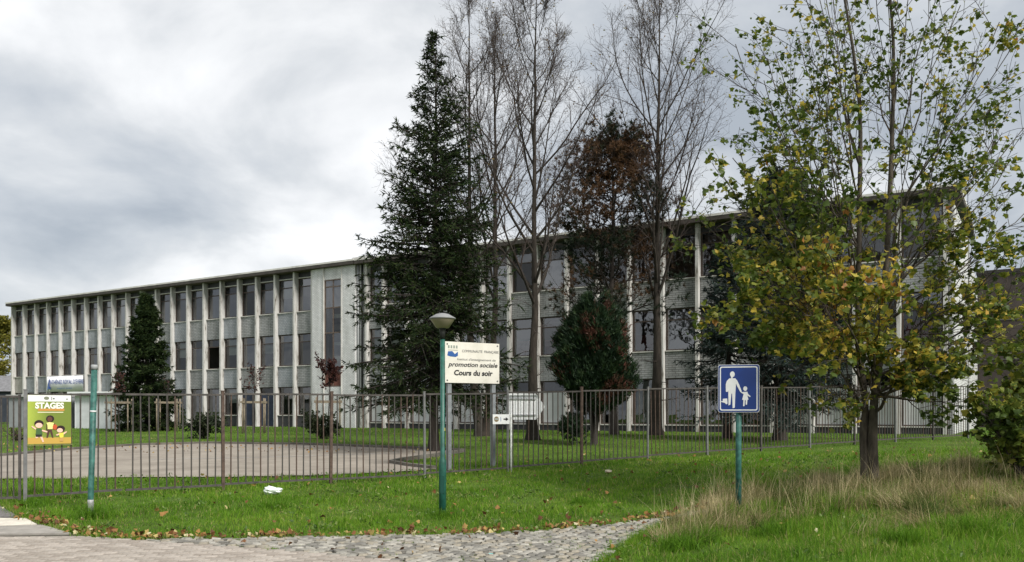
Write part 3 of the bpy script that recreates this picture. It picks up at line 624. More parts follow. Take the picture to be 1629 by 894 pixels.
def ped_sign():
    d = 13.1; x = at(1175, d); z = gz1(x, d); rot = R(-14)
    r = empty('pedestrian_sign', (x, d, z), rot, 'blue square sign with white adult and child on a green post', 'road sign')
    z0, z1 = zat(656, d)-z, zat(580, d)-z; W = .31
    MB().lathe([(.045,-.3),(.045,z1-.05)], 14, (0, .075, 0)).build('pole', M_green2, r)
    MB().prism(rrect(-W, W, z0, z1, .035), 0, .045).build('sign_box', mat('sign_edge', (.62,.63,.64), .5), r)
    MB().prism(rrect(-W+.008, W-.008, z0+.008, z1-.008, .03), -.003, .002).build('blue_rim', mat('sign_blue', (.008,.035,.19), .35, .12, 3, spec=.5), r)
    k = MB(); o1 = rrect(-W+.028, W-.028, z0+.028, z1-.028, .03); o2 = rrect(-W+.045, W-.045, z0+.045, z1-.045, .022); n = len(o1)
    k.add([(a, -.006, b) for a, b in o1]+[(a, -.006, b) for a, b in o2], [(i, (i+1)%n, n+(i+1)%n, n+i) for i in range(n)]); white = mat('sign_white', (.72,.73,.72), .5, .06, 5); k.build('border', white, r)
    S = (z1-z0)
    def P(u, v): return (((u-25)/450-.5)*2*W, z1-(v/560)*S)                # u, v measured on the sign face
    def poly(pts, y=-.007): return MB().prism([P(*p) for p in pts], y, y+.003)
    a = MB()
    def disc(u, v, ru, rv): return [(u+ru*math.cos(2*math.pi*k/18), v+rv*math.sin(2*math.pi*k/18)) for k in range(18)]
    def fig(name, shapes):
        k = MB()
        for j, sh in enumerate(shapes): k.prism([P(*p) for p in sh], -.0062-.0004*j, -.0032)
        k.build(name, white, r)
    fig('adult_figure', [disc(182, 113, 26, 34), [(150,160),(215,160),(240,200),(222,225),(215,330),(208,505),(185,512),(180,340),(172,340),(160,470),(140,478),(138,300),(132,318),(112,318),(110,230),(122,190)], [(200,165),(232,180),(258,240),(285,315),(270,325),(235,255)], disc(177,146,10,18)])
    fig('child_figure', [disc(322, 282, 22, 27), [(290,322),(345,318),(352,345),(380,372),(372,382),(345,362),(356,410),(345,415),(340,470),(326,470),(326,415),(318,415),(314,485),(298,488),(302,415),(288,412),(304,345),(278,330),(275,318)]])
    fig('toy_figure', [[(78,400),(126,396),(130,456),(116,466),(98,448),(60,436),(58,428),(78,426)]])
    MB().box(-.06, .06, .046, .13, z0+.12, z0+.15).build('bracket', M_galv, r); MB().box(-.06, .06, .046, .13, z1-.15, z1-.12).build('bracket', M_galv, r)
ped_sign()
def school_sign():
    d = 20.3; x = at(752, d); z = gz1(x, d); rot = R(31)
    r = empty('course_sign', (x, d, z), rot, 'cream notice board with black lettering on two grey posts behind the fence', 'sign')
    z0, z1 = zat(609.5, d)-z, zat(545, d)-z; W = .735
    cream = mat('cream_board', (.70,.67,.58), .6, .10, 2.2, col2=(.76,.73,.65))
    MB().box(-W, W, 0, .025, z0, z1).build('front_board', cream, r); MB().box(-W, W, .125, .15, z0, z1).build('back_board', mat('board_back', (.55,.53,.47), .7, .15, 2), r)
    for s in (-1, 1): MB().box(-.05, .05, .03, .12, -.3, z1-.06).build('post', mat('sign_post_grey', (.22,.235,.245), .6, .2, 6), r, (s*.60, 0, 0))
    ink = mat('sign_ink', (.018,.018,.02), .6); H_ = z1-z0
    def put(t, size, cx, f, sh=0, b=0, xs=1, m=None, w=None):
        me = text_mesh(t, size, sh, b, xs)
        if w:
            xsv = [v.co.x for v in me.vertices]; ww = max(xsv)-min(xsv); me.transform(Matrix.Diagonal((w/ww, 1, 1, 1)))
        obj('lettering', me, m or ink, r, (cx, -.004, z0+H_*f))
    put('COMMUNAUTÉ  FRANÇAISE', .085, .21, .755, 0, 0, 1, mat('sign_ink_grey', (.12,.12,.12), .6), 1.0)
    put("Institut d'enseignement de", .075, .10, .555, .2, 0, 1, mat('sign_ink_grey', (.12,.12,.12)), 1.05)
    put('promotion sociale', .15, .01, .40, .25, .003, 1, None, 1.34)
    put('Cours du soir', .17, .01, .19, .12, .006, 1, None, 1.05)
    lg = mat('logo_blue', (.03,.10,.30), .6); k = MB()
    k.prism([(-.68,z0+H_*.66),(-.66,z0+H_*.76),(-.55,z0+H_*.77),(-.48,z0+H_*.70),(-.40,z0+H_*.76),(-.40,z0+H_*.66),(-.46,z0+H_*.63),(-.60,z0+H_*.64)], -.004, .001); k.build('emblem', lg, r)
    k = MB(); k.prism([(-.66,z0+H_*.79),(-.40,z0+H_*.79),(-.40,z0+H_*.80),(-.66,z0+H_*.80)], -.004, .001)
    for j in range(4): k.prism([(-.66+j*.07,z0+H_*.84),(-.62+j*.07,z0+H_*.84),(-.62+j*.07,z0+H_*.91),(-.66+j*.07,z0+H_*.91)], -.004, .001)
    k.build('emblem', mat('logo_grey_green', (.25,.29,.25), .6), r)
    k = MB()
    for sx in (-1, 1):
        for f in (.06, .94): k.lathe([(.016, -.006), (.016, .0)], 8, (sx*.68, 0, z0+H_*f)) if False else k.prism(arcpts(sx*.68, z0+H_*f, .018, 10)[::-1], -.008, .001)
    k.build('bolts', mat('bolt_dark', (.06,.06,.06), .5), r) if False else k.build('bolt', mat('bolt_dark', (.06,.06,.06), .5), r)
school_sign()
def small_signs():
    Y = fence_y(842); x, _ = fpt(Y); z = gz1(x, Y); off = .10
    r = empty('arrow_board', (x-off*math.sin(FANG), Y+off*math.cos(FANG), z), FANG, 'blank white arrow board fixed behind the railing and pointing right', 'sign')
    za, zb = zat(667.5, Y)-z, zat(626, Y)-z; zm = (za+zb)/2
    MB().prism([(-.52,za),(.26,za),(.52,zm),(.26,zb),(-.52,zb)][::-1], 0, .02).build('board', mat('board_white', (.86,.87,.87), .55, .04, 3), r)
    for zz in (za+.09, zb-.14): MB().box(-.52, .24, -.03, -.002, zz, zz+.03).build('batten', mat('batten_grey', (.42,.43,.43), .6), r)
    Y = fence_y(813.5)-.07; x = at(813, Y); z = gz1(x, Y)
    MBp = MB().lathe([(.024,-.3),(.024,1.32)], 10).build('pole', mat('old_white_paint', (.55,.56,.52), .6, .3, 14), None)
    MBp.name = 'white_post'; MBp.location = (x, Y, z); tag(MBp, 'thin flaking white post standing against the railing by the arrow board', 'post')
    Y = fence_y(797)-.04; x = at(797.5, Y); z = gz1(x, Y)
    r = empty('direction_plate', (x, Y-.03, z), FANG, 'small white plate with round emblem and black arrow on the railing', 'sign')
    za, zb = zat(674.5, Y)-z, zat(659, Y)-z; W = .225
    MB().box(-W, W, 0, .012, za, zb).build('plate', mat('plate_white', (.74,.75,.74), .5), r)
    zm = (za+zb)/2; blk = mat('sign_ink', (.02,.02,.02))
    MB().prism([(.06,zm-.014),(.12,zm-.014),(.12,zm-.045),(.19,zm),(.12,zm+.045),(.12,zm+.014),(.06,zm+.014)][::-1], -.004, .001).build('arrow', blk, r)
    MB().prism(arcpts(-.13, zm, .062)[::-1], -.003, .001).build('emblem', mat('emblem_brown', (.22,.17,.10), .6), r)
    MB().box(-.18, -.08, -.005, .001, zm-.012, zm+.016).build('emblem', mat('emblem_grey', (.35,.38,.36), .6), r)
    MB().prism([(-.02,zm-.05),(-.01,zm-.05),(-.01,zm+.05),(-.02,zm+.05)][::-1], -.003, .001).build('emblem', mat('logo_blue', (.1,.1,.1)), r)
small_signs()
def poster():
    Y = fence_y(79)-.045; x = at(79, Y); z = gz1(x, Y)
    r = empty('course_poster', (x, Y, z), FANG, 'green poster with three cartoon children and the word STAGES', 'poster')
    z0, z1 = zat(706.5, Y)-z, zat(628.5, Y)-z; H_ = z1-z0; W = .325
    def P(u, v): return ((u-325)/245*W, z1-(v-150)/625*H_)              # u, v measured on the poster
    g = bpy.data.materials.new('poster_green'); g.use_nodes = True; nt = g.node_tree; b = nt.nodes['Principled BSDF']; b.inputs['Roughness'].default_value = .4
    tc = nt.nodes.new('ShaderNodeTexCoord'); sp = nt.nodes.new('ShaderNodeSeparateXYZ'); rp = nt.nodes.new('ShaderNodeValToRGB')
    nt.links.new(tc.outputs['Generated'], sp.inputs[0]); nt.links.new(sp.outputs['X'], rp.inputs[0]); nt.links.new(rp.outputs[0], b.inputs['Base Color'])
    e = rp.color_ramp.elements; e[0].color = (*lin(165,180,70), 1); e[1].color = (*lin(112,128,48), 1); e[1].position = .45
    MB().box(-W, W, 0, .008, z0, z1).build('sheet', g, r)
    cnt = [0]
    def shape(name, pts, c, lab=None):
        cnt[0] += 1; y = -.0012-.0004*cnt[0]
        mm = mat('poster_ink_%d_%d_%d' % c, lin(*c), .45)
        o = MB().prism([P(*p) for p in pts], y, .0005).build(name, mm, r)
        return o
    def el(u, v, a, b_=None, n=18): b_ = b_ or a; return [(u+a*math.cos(2*math.pi*k/n), v+b_*math.sin(2*math.pi*k/n)) for k in range(n)]
    shape('print_band', [(82,152),(568,152),(568,232),(82,232)], (225,226,224))
    shape('print_floor', [(82,690),(568,690),(568,770),(82,770)], (190,155,75))
    shape('print_band', [(195,322),(492,322),(492,352),(195,352)], (190,140,70))
    shape('print_line', [(190,364),(480,364),(480,374),(190,374)], (225,220,190))
    me = text_mesh('STAGES', .135, 0, .006); xv = [v.co.x for v in me.vertices]; me.transform(Matrix.Diagonal((.43/(max(xv)-min(xv)), 1, 1, 1)))
    obj('lettering', me, mat('poster_white', (.80,.79,.72), .5), r, (0, -.0035, P(0, 318)[1]))
    shape('print_logo', el(290, 190, 30, 22), (120,125,105)); shape('print_logo', [(345,170),(352,170),(352,215),(345,215)], (90,90,90)); shape('print_logo', el(372, 195, 10), (80,90,80)); shape('print_logo', el(522, 200, 14, 10), (150,155,150))
    brown, skin, dark = (75,48,40), (235,190,170), (45,32,32)
    # tall child
    shape('print_figure', [(300,590),(350,590),(368,695),(352,695),(328,610),(305,695),(288,695)], (80,52,48)); shape('print_figure', [(290,515),(305,520),(298,600),(285,600)], brown); shape('print_figure', [(360,515),(378,510),(408,560),(395,568)], brown)
    shape('print_figure', [(288,505),(325,495),(375,505),(365,530),(358,582),(302,582),(300,530)], (232,222,140)); shape('print_figure', el(330, 452, 46, 44), dark); shape('print_figure', el(326, 458, 28, 34), (95,62,50))
    # left child
    shape('print_figure', [(170,660),(235,655),(262,745),(245,748),(222,690),(205,680),(180,700),(165,690)], skin); shape('print_figure', [(168,640),(235,640),(240,680),(170,682)], (40,42,38)); shape('print_figure', [(175,575),(235,575),(245,650),(170,650)], (70,100,60))
    shape('print_figure', [(130,540),(175,575),(165,590),(122,552)], skin); shape('print_figure', [(240,590),(300,610),(296,628),(238,608)], skin); shape('print_figure', el(205, 512, 52, 45), dark); shape('print_figure', el(205, 535, 40, 32), skin)
    # ball and right child
    shape('print_figure', el(385, 558, 26, 34), (190,85,50)); shape('print_figure', [(445,690),(475,690),(478,738),(440,738)], (190,150,90)); shape('print_figure', [(425,635),(485,630),(480,690),(440,695)], (222,208,80)); shape('print_figure', [(480,632),(515,612),(520,624),(485,655)], skin); shape('print_figure', [(395,655),(430,640),(435,655),(405,670)], skin)
    shape('print_figure', el(450, 580, 48, 42), dark); shape('print_figure', el(440, 600, 34, 28), skin)
    me = MB().box(-W-.01, W+.02, .009, .022, z0-.02, z0-.006).build('batten', mat('batten_olive', (.20,.19,.08), .6), r)
poster()
# litter
def litter():
    def lump(name, px, py, s, m, label, cat, seed):
        x, y = px2ground(px, py); rg = random.Random(seed); bm = bmesh.new(); bmesh.ops.create_icosphere(bm, subdivisions=3, radius=1)
        for v in bm.verts:
            c = v.co.copy(); n = math.sin(c.x*5+seed)*.13+math.sin(c.y*7+c.z*4+seed*2)*.12+math.sin(c.z*9+c.x*6)*.08+rg.uniform(-.05,.05); v.co *= 1+n
            v.co.x *= s[0]; v.co.y *= s[1]; v.co.z = v.co.z*s[2]+s[2]*.6
        me = bpy.data.meshes.new(name); bm.to_mesh(me); bm.free(); o = obj(name, me, m, None, (x, y, gz1(x, y)+.03)); tag(o, label, cat); return o
    lump('plastic_bag', 432, 787, (.16,.10,.075), mat('bag_white', (.66,.72,.66), .4, .1, 6), 'crumpled white plastic bag lying in the grass before the fence', 'bag', 3)
    lump('paper_scrap', 968, 753, (.075,.05,.03), mat('paper_tan', (.62,.55,.42), .8, .15, 8), 'pale crumpled paper scrap in the grass at the foot of the bank fence', 'litter', 5)
    lump('red_scrap', 437, 853, (.045,.04,.025), mat('scrap_red', (.42,.10,.09), .6, .25, 8), 'small crumpled red wrapper at the edge of the cobbles', 'litter', 8)
    lump('turquoise_scrap', 779, 886, (.035,.02,.008), mat('scrap_turquoise', (.15,.50,.47), .5), 'small turquoise scrap lying on the cobbles', 'litter', 9)
litter()

# ------------------------------------------------------------------ vegetation tools
def unit(v): return v/np.maximum(np.linalg.norm(v, axis=-1, keepdims=True), 1e-9)
class Buf:
    def __init__(s): s.V = []; s.Q = []; s.T = []; s.A = []; s.n = 0
    def add(s, V, Q=None, T=None, a=None):
        V = np.asarray(V, np.float32).reshape(-1, 3)
        if Q is not None and len(Q): s.Q.append(np.asarray(Q)+s.n)
        if T is not None and len(T): s.T.append(np.asarray(T)+s.n)
        s.A.append(np.zeros(len(V)) if a is None else np.broadcast_to(a, len(V))); s.V.append(V); s.n += len(V)
    def build(s, name, m, parent=None, smooth=False, kind=None):
        me = npmesh(name, np.concatenate(s.V), np.concatenate(s.Q) if s.Q else None, np.concatenate(s.T) if s.T else None, np.concatenate(s.A), smooth)
        return tag(obj(name, me, m, parent), kind=kind)
def tubes(buf, P, Rr, sides=5):
    """N tapering tubes along polylines P[N,K,3] with radii Rr[N,K]"""
    N_, K_ = P.shape[:2]
    if N_ == 0: return
    T = np.gradient(P, axis=1); T = unit(T); ref = np.where(np.abs(T[..., 2:3]) > .9, np.array([1., 0, 0]), np.array([0, 0, 1.]))
    U = unit(np.cross(T, ref)); W = np.cross(T, U); a = np.arange(sides)*2*np.pi/sides
    V = P[:, :, None]+(U[:, :, None]*np.cos(a)[None, None, :, None]+W[:, :, None]*np.sin(a)[None, None, :, None])*Rr[:, :, None, None]
    n, k, s_ = np.meshgrid(np.arange(N_), np.arange(K_-1), np.arange(sides), indexing='ij'); s2 = (s_+1) % sides
    f = lambda kk, ss: (n*K_+kk)*sides+ss
    Q = np.stack([f(k, s_), f(k, s2), f(k+1, s2), f(k+1, s_)], -1).reshape(-1, 4); buf.add(V, Q)
def sample(P, Rr, t):
    """points, tangents and radii at parameters t[N,M] on polylines P[N,K,3]"""
    K_ = P.shape[1]; u = np.clip(t, 0, .9999)*(K_-1); i = u.astype(int); f = (u-i)[..., None]; n = np.arange(len(P))[:, None]
    return P[n, i]*(1-f)+P[n, i+1]*f, unit(P[n, i+1]-P[n, i]), Rr[n, i]*(1-f[..., 0])+Rr[n, i+1]*f[..., 0]
def grow(P, Rr, m, tr, ang, lens, K_=6, up=0.0, wobble=.12, rf=.6, rend=.003, angsd=8, rng=RNG, az=None):
    """m side shoots on every polyline; lens(t, N) -> lengths[N,m]"""
    N_ = len(P); t = tr[0]+(tr[1]-tr[0])*(np.arange(m)+rng.random((N_, m)))/m
    p, T, r0 = sample(P, Rr, t); ref = np.where(np.abs(T[..., 2:3]) > .95, np.array([1., 0, 0]), np.array([0, 0, 1.]))
    U = unit(np.cross(T, ref)); W = np.cross(T, U)
    fi = (np.arange(m)*2.399+rng.random((N_, 1))*6.28+rng.normal(0, .5, (N_, m))) if az is None else az(N_, m)
    th = np.radians(rng.normal(ang, angsd, (N_, m)))
    d = T*np.cos(th)[..., None]+(U*np.cos(fi)[..., None]+W*np.sin(fi)[..., None])*np.sin(th)[..., None]
    L_ = lens(t, N_); p = p.reshape(-1, 3); d = d.reshape(-1, 3); L_ = L_.ravel(); r0 = np.maximum(r0.ravel()*rf, rend*1.3)
    out = [p]; st = (L_/(K_-1))[:, None]
    for k in range(K_-1):
        d = unit(d+np.array([0, 0, up])/(K_-1)+rng.normal(0, wobble, d.shape)); p = p+d*st; out.append(p)
    tt = np.linspace(0, 1, K_)[None]
    return np.stack(out, 1), r0[:, None]*(1-tt)+rend*tt, L_
def leaves(buf, P, D, size, shape, rnd, rng, droop=.4):
    """one leaf polygon (shape: outline in x,y, fan from its first point) at each point, facing about, drooping"""
    N_ = len(P); shape = np.asarray(shape); nrm = unit(rng.normal(0, .7, (N_, 3))+np.array([0, 0, .75])); ax = unit(D+rng.normal(0, .6, (N_, 3))+np.array([0, 0, -droop]))
    ax = unit(ax-nrm*(ax*nrm).sum(-1, keepdims=True)); bx = np.cross(nrm, ax); s = (size*rng.uniform(.5, 1.3, N_))[:, None, None]
    curl = (np.abs(shape[:, 0])**2)[None, :, None]*-.6*nrm[:, None]
    V = P[:, None]+(bx[:, None]*shape[None, :, 0:1]+ax[:, None]*shape[None, :, 1:2]+curl)*s; k = len(shape)
    T = np.array([(0, i, i+1) for i in range(1, k-1)]); T = (np.arange(N_)[:, None, None]*k+T[None]).reshape(-1, 3); buf.add(V, None, T, np.repeat(rnd, k))
MAPLE = [(0,0),(.26,-.03),(.48,-.02),(.44,.22),(.58,.46),(.36,.56),(.24,.68),(0,1.0),(-.24,.68),(-.36,.56),(-.58,.46),(-.44,.22),(-.48,-.02),(-.26,-.03)]
OVAL = [(0,0),(.26,.3),(.24,.65),(0,1),(-.24,.65),(-.26,.3)]
def needles(buf, P, D, L_, w, rnd, rng, spread=.8, per=1, droop=0.0):
    """thin pointed sprays (triangles) leaving P roughly along D"""
    P = np.repeat(P, per, 0); D = np.repeat(D, per, 0); n = len(P); d = unit(D+rng.normal(0, spread, (n, 3))-np.array([0, 0, droop])); sd = unit(np.cross(d, rng.normal(0, 1, (n, 3))))
    l = (L_*rng.uniform(.6, 1.3, n))[:, None]; ww = (w*rng.uniform(.7, 1.3, n))[:, None]
    V = np.stack([P-sd*ww*.5, P+sd*ww*.5, P+d*l], 1); buf.add(V, None, np.arange(3*n).reshape(-1, 3), np.repeat(np.repeat(rnd, per) if len(rnd)*per == n else rnd, 3))
M_bark = mat('grey_bark', (.034,.028,.022), .95, .45, 10, .8, stretch=(1, 1, .25))
M_barkd = mat('dark_bark', (.04,.033,.028), .95, .45, 9, .8, stretch=(1, 1, .25))
M_twig = mat('twig_bark', (.058,.044,.038), .9, .2, 2)
def tree_root(name, px, d, label, cat='tree', group=None):
    x = at(px, d); return empty(name, (x, d, gz1(x, d)-.03), 0, label, cat, group)
def trunk_line(pts, r0, r1, K_=14, rng=RNG, wob_=.0, flare=1.5):
    pts = np.asarray(pts, float); t = np.linspace(0, 1, len(pts)); tt = np.linspace(0, 1, K_); P = np.stack([np.interp(tt, t, pts[:, i]) for i in range(3)], -1)
    P[1:, :2] += np.cumsum(rng.normal(0, wob_, (K_-1, 2)), 0); Rr = r0+(r1-r0)*tt**.8; Rr[0] *= flare; return P[None], Rr[None]

# ------------------------------------------------------------------ bare tall trees
def bare_tree(px, d, H_, label, seed, stems=((0, 0),), crown0=.33, spread=1.0, r0=.23, leafn=500, limbs=32, lean=0.0):
    rng = np.random.default_rng(seed); r = tree_root('bare_tree', px, d, label, 'tree', 'tall bare trees in front of the school'); tb = Buf(); cb = Buf(); lb = Buf(); lp = []; ld = []
    for (ox, top) in stems:
        hh = H_+top
        P, Rr = trunk_line([(ox*.15, 0, -.2), (ox*.6, 0, hh*.12), (ox, 0, hh*.3), (ox+lean*.5, 0, hh*.65), (ox+lean, 0, hh)], r0 if len(stems) == 1 else r0*.72, .012, 18, rng, .022)
        tubes(tb, P, Rr, 10)
        env = lambda t: np.interp(t, [crown0, crown0+.12, .6, .75, .88, 1.0], [.55, .9, 1.0, .85, .58, .25])
        m = limbs if len(stems) == 1 else int(limbs*.7)
        P1, R1, L1 = grow(P, Rr, m, (crown0, .97), 40, lambda t, N_: hh*spread*np.minimum(.36, (1.05-t)*.95)*rng.uniform(.65, 1.05, t.shape), 10, .75, .06, .55, .010, 9, rng)
        big = np.argsort(-L1); tubes(tb, P1, R1, 6)
        P2, R2, L2 = grow(P1, R1, 8, (.22, .98), 36, lambda t, N_: (L1[:, None]*.30*(1.2-.75*t)+.25)*rng.uniform(.6, 1.25, t.shape), 6, .45, .10, .6, .0065, 10, rng); tubes(cb, P2, R2, 4)
        P3, R3, L3 = grow(P2, R2, 7, (.2, 1.0), 40, lambda t, N_: (L2[:, None]*.42*(1.2-.7*t)+.18)*rng.uniform(.6, 1.3, t.shape), 4, .25, .14, .6, .0038, 12, rng); tubes(cb, P3, R3, 3)
        P4, R4, L4 = grow(P3, R3, 4, (.25, 1.0), 42, lambda t, N_: (L3[:, None]*.45+.10)*rng.uniform(.6, 1.3, t.shape), 3, .1, .15, .7, .0028, 14, rng); tubes(cb, P4, R4, 3)
        # low dead twigs on the trunk
        P5, R5, L5 = grow(P, Rr, 12, (.10, crown0+.05), 75, lambda t, N_: rng.uniform(.2, 1.2, t.shape), 6, -.35, .16, .12, .004, 14, rng); tubes(cb, P5, R5, 4)
        P6, R6, L6 = grow(P5, R5, 5, (.3, 1), 45, lambda t, N_: L5[:, None]*.5*rng.uniform(.5, 1, t.shape), 4, -.2, .15, .6, .003, 14, rng); tubes(cb, P6, R6, 3)
        i = rng.integers(0, len(P4), leafn); lp.append(P4[i, -1]); ld.append(unit(P4[i, -1]-P4[i, 0]))
    tb.build('trunk', M_bark, r, True); cb.build('crown', M_twig, r, False, 'stuff')
    lp = np.concatenate(lp); ld = np.concatenate(ld); leaves(lb, lp, ld, .085, OVAL, rng.random(len(lp)), rng, .8)
    lb.build('leaves', MATS.get('dry_leaf') or leafmat('dry_leaf', [(0, (.13,.075,.04)), (.5, (.20,.13,.06)), (.85, (.24,.19,.07)), (1, (.15,.16,.05))], trans=.4), r, False, 'stuff')
bare_tree(768, 36, 18.8, 'tall bare tree with two stems directly behind the spruce', 21, ((-.55, .0), (.45, -.9)), .50, .9, .36, 420, 28)
bare_tree(848, 32, 17.2, 'tall bare tree standing behind the white arrow board', 22, ((0, 0),), .47, 1.0, .27, 700, 26)
bare_tree(1043, 36, 18.9, 'tall bare tree rising behind the brown pine', 23, ((0, 0), ), .47, 1.15, .30, 900, 28, .2)

# ------------------------------------------------------------------ conifers
M_spruce = leafmat('spruce_needles', [(0, (.010,.020,.008)), (.5, (.020,.036,.012)), (.85, (.034,.052,.016)), (1, (.055,.075,.022))], .8, .12, .08)
def conifer(name, px, d, H_, Rm, label, seed, m, gap=.26, z0=.9, per=6, dens=1.0, trunk=.17, top_thin=True, sag=.35, nl=.13, nw=.03, jitter=.35, power=.9, mbark=None, cat='tree', thin=False, prof=None):
    rng = np.random.default_rng(seed); r = tree_root(name, px, d, label, cat); tb = Buf(); cb = Buf(); nb = Buf()
    P, Rr = trunk_line([(0, 0, -.2), (0, 0, H_*.5), (.05, 0, H_)], trunk, .008, 16, rng, .008, 1.3); tubes(tb, P, Rr, 9)
    zs = np.arange(z0, H_-.15, gap); B = []
    for z in zs:
        f = z/H_; n = max(3, int(round((per+rng.integers(-1, 2))*(1-(.6*min(1, max(0, (f-.55)/.3)) if thin else 0)))))
        for k in range(n):
            L_ = Rm*(float(np.interp(f, *prof)) if prof else (1-f)**power)*rng.uniform(1-jitter, 1+jitter*.45)*(1.0 if f > .12 else .8)+.12
            a = rng.random()*6.283; el = R(-14+62*f**1.3)+rng.normal(0, .09)
            B.append((z+rng.uniform(-.1, .1), a, el, L_))
    B = np.array(B); K_ = 8; t = np.linspace(0, 1, K_)[None]; hz = B[:, 3:4]*t*np.cos(B[:, 2:3]); zz = B[:, 0:1]+B[:, 3:4]*(t*np.sin(B[:, 2:3])-sag*(1-B[:, 0:1]/H_)*(t-.55*t**2.6)*.8)
    ox = np.interp(B[:, 0], [0, H_], [0, .05])[:, None]
    BP = np.stack([ox+hz*np.cos(B[:, 1:2]), hz*np.sin(B[:, 1:2]), zz], -1)+rng.normal(0, .02, (len(B), K_, 3))
    BR = np.maximum(.008+.012*B[:, 3:4]*(1-t), .005); tubes(cb, BP, BR, 4)
    L0 = B[:, 3]
    P2, R2, L2 = grow(BP, BR, int(13*dens), (.16, 1.0), 52, lambda t_, N_: (L0[:, None]*.34*(1.12-t_)+.10)*rng.uniform(.6, 1.25, t_.shape), 4, -.3, .08, .5, .004, 9, rng,
                      az=lambda N_, m_: np.where(np.arange(m_)[None] % 2 == 0, 0.0, np.pi)+rng.normal(0, .55, (N_, m_)))
    tubes(cb, P2, R2, 3)
    allP = []; allD = []
    for PP, q in ((P2, 6), (BP, 10)):
        tt = rng.random((len(PP), q))*.98; p, T, _ = sample(PP, np.ones(PP.shape[:2]), tt); allP.append(p.reshape(-1, 3)); allD.append(T.reshape(-1, 3))
    p = np.concatenate(allP); D = np.concatenate(allD)
    if thin:
        k = rng.random(len(p)) < np.clip(1.25-1.2*(p[:, 2]/H_)**1.35, .12, 1); p = p[k]; D = D[k]
    needles(nb, p, D, nl, nw, rng.random(len(p)), rng, .55, 2, .15)
    tb.build('trunk', mbark or M_barkd, r, True); cb.build('branches', mbark or M_barkd, r, False, 'stuff'); nb.build('crown', m, r, False, 'stuff')
    return r
conifer('spruce_tree', 690, 26, 12.8, 2.5, 'tall dark spruce beside the cream notice board', 31, M_spruce, .19, 2.0, 8, 1.4, .17, nl=.16, nw=.038, jitter=.5, sag=.55, thin=True, prof=([0,.2,.36,.53,.7,.82,.93,1], [.70,.98,.92,.76,.52,.34,.13,.01]))
conifer('spruce_tree', 232, 46, 7.5, 2.05, 'small dense dark spruce in front of the left wing', 32, M_spruce, .20, .2, 8, 1.2, .12, nl=.20, nw=.055, jitter=.25, sag=.35, power=.8)
M_cedar = leafmat('cedar_needles', [(0, (.014,.026,.022)), (.6, (.026,.046,.040)), (1, (.05,.075,.062))], .6, .12)
conifer('cedar_tree', 1240, 30, 9.4, 3.5, 'broad blue green cedar standing behind the yellowing maple', 33, M_cedar, .24, 2.1, 9, 1.5, .24, nl=.19, nw=.042, jitter=.35, sag=.9, power=.55)
conifer('cedar_tree', 1157, 32, 7.4, 2.3, 'smaller drooping blue green cedar behind the pedestrian sign', 34, M_cedar, .30, 2.2, 6, 1.2, .19, nl=.16, nw=.03, jitter=.4, sag=1.1, power=.6)
def pine():
    rng = np.random.default_rng(41); r = tree_root('pine_tree', 978, 37, 'pine with rusty brown dying crown beside a tall bare tree'); H_ = 12.7; tb = Buf(); cb = Buf(); nb = Buf()
    P, Rr = trunk_line([(.0, 0, -.2), (-.05, 0, 5), (.05, 0, 10), (0, 0, H_-.4)], .17, .03, 16, rng, .03); tubes(tb, P, Rr, 8)
    P1, R1, L1 = grow(P, Rr, 66, (.30, .99), 66, lambda t, N_: np.interp(t, [.3, .42, .6, .72, .86, 1], [2.6, 3.1, 2.9, 2.3, 2.0, 1.1])*rng.uniform(.65, 1.15, t.shape), 7, .45, .1, .4, .01, 12, rng); tubes(tb, P1, R1, 5)
    P2, R2, L2 = grow(P1, R1, 8, (.3, 1), 45, lambda t, N_: L1[:, None]*.36*rng.uniform(.6, 1.2, t.shape)+.1, 5, .4, .12, .6, .006, 12, rng); tubes(cb, P2, R2, 4)
    P3, R3, L3 = grow(P2, R2, 4, (.35, 1), 42, lambda t, N_: L2[:, None]*.45*rng.uniform(.6, 1.2, t.shape)+.06, 3, .3, .1, .6, .005, 12, rng); tubes(cb, P3, R3, 3)
    E = np.concatenate([P3[:, -1], P3[:, 1], P2[:, -1]]); D = unit(np.concatenate([P3[:, -1]-P3[:, -2], P3[:, 1]-P3[:, 0], P2[:, -1]-P2[:, -2]])); keep = rng.random(len(E)) < .85; E = E[keep]; D = D[keep]
    hue = np.clip(.56+.36*wob(E[:, 0]*1.0, E[:, 2], .9, 2)+.22*(E[:, 2]-9.5)/4+rng.normal(0, .14, len(E)), 0, 1)
    needles(nb, np.repeat(E, 16, 0), np.repeat(D, 16, 0), .20, .034, np.repeat(hue, 16), rng, .8, 1, .05)
    tb.build('trunk', M_barkd, r, True); cb.build('branches', M_barkd, r, False, 'stuff')
    nb.build('crown', leafmat('pine_needles', [(0, (.014,.026,.014)), (.42, (.022,.034,.016)), (.52, (.06,.038,.02)), (.8, (.115,.06,.03)), (1, (.155,.085,.042))], .7, .15), r, False, 'stuff')
pine()
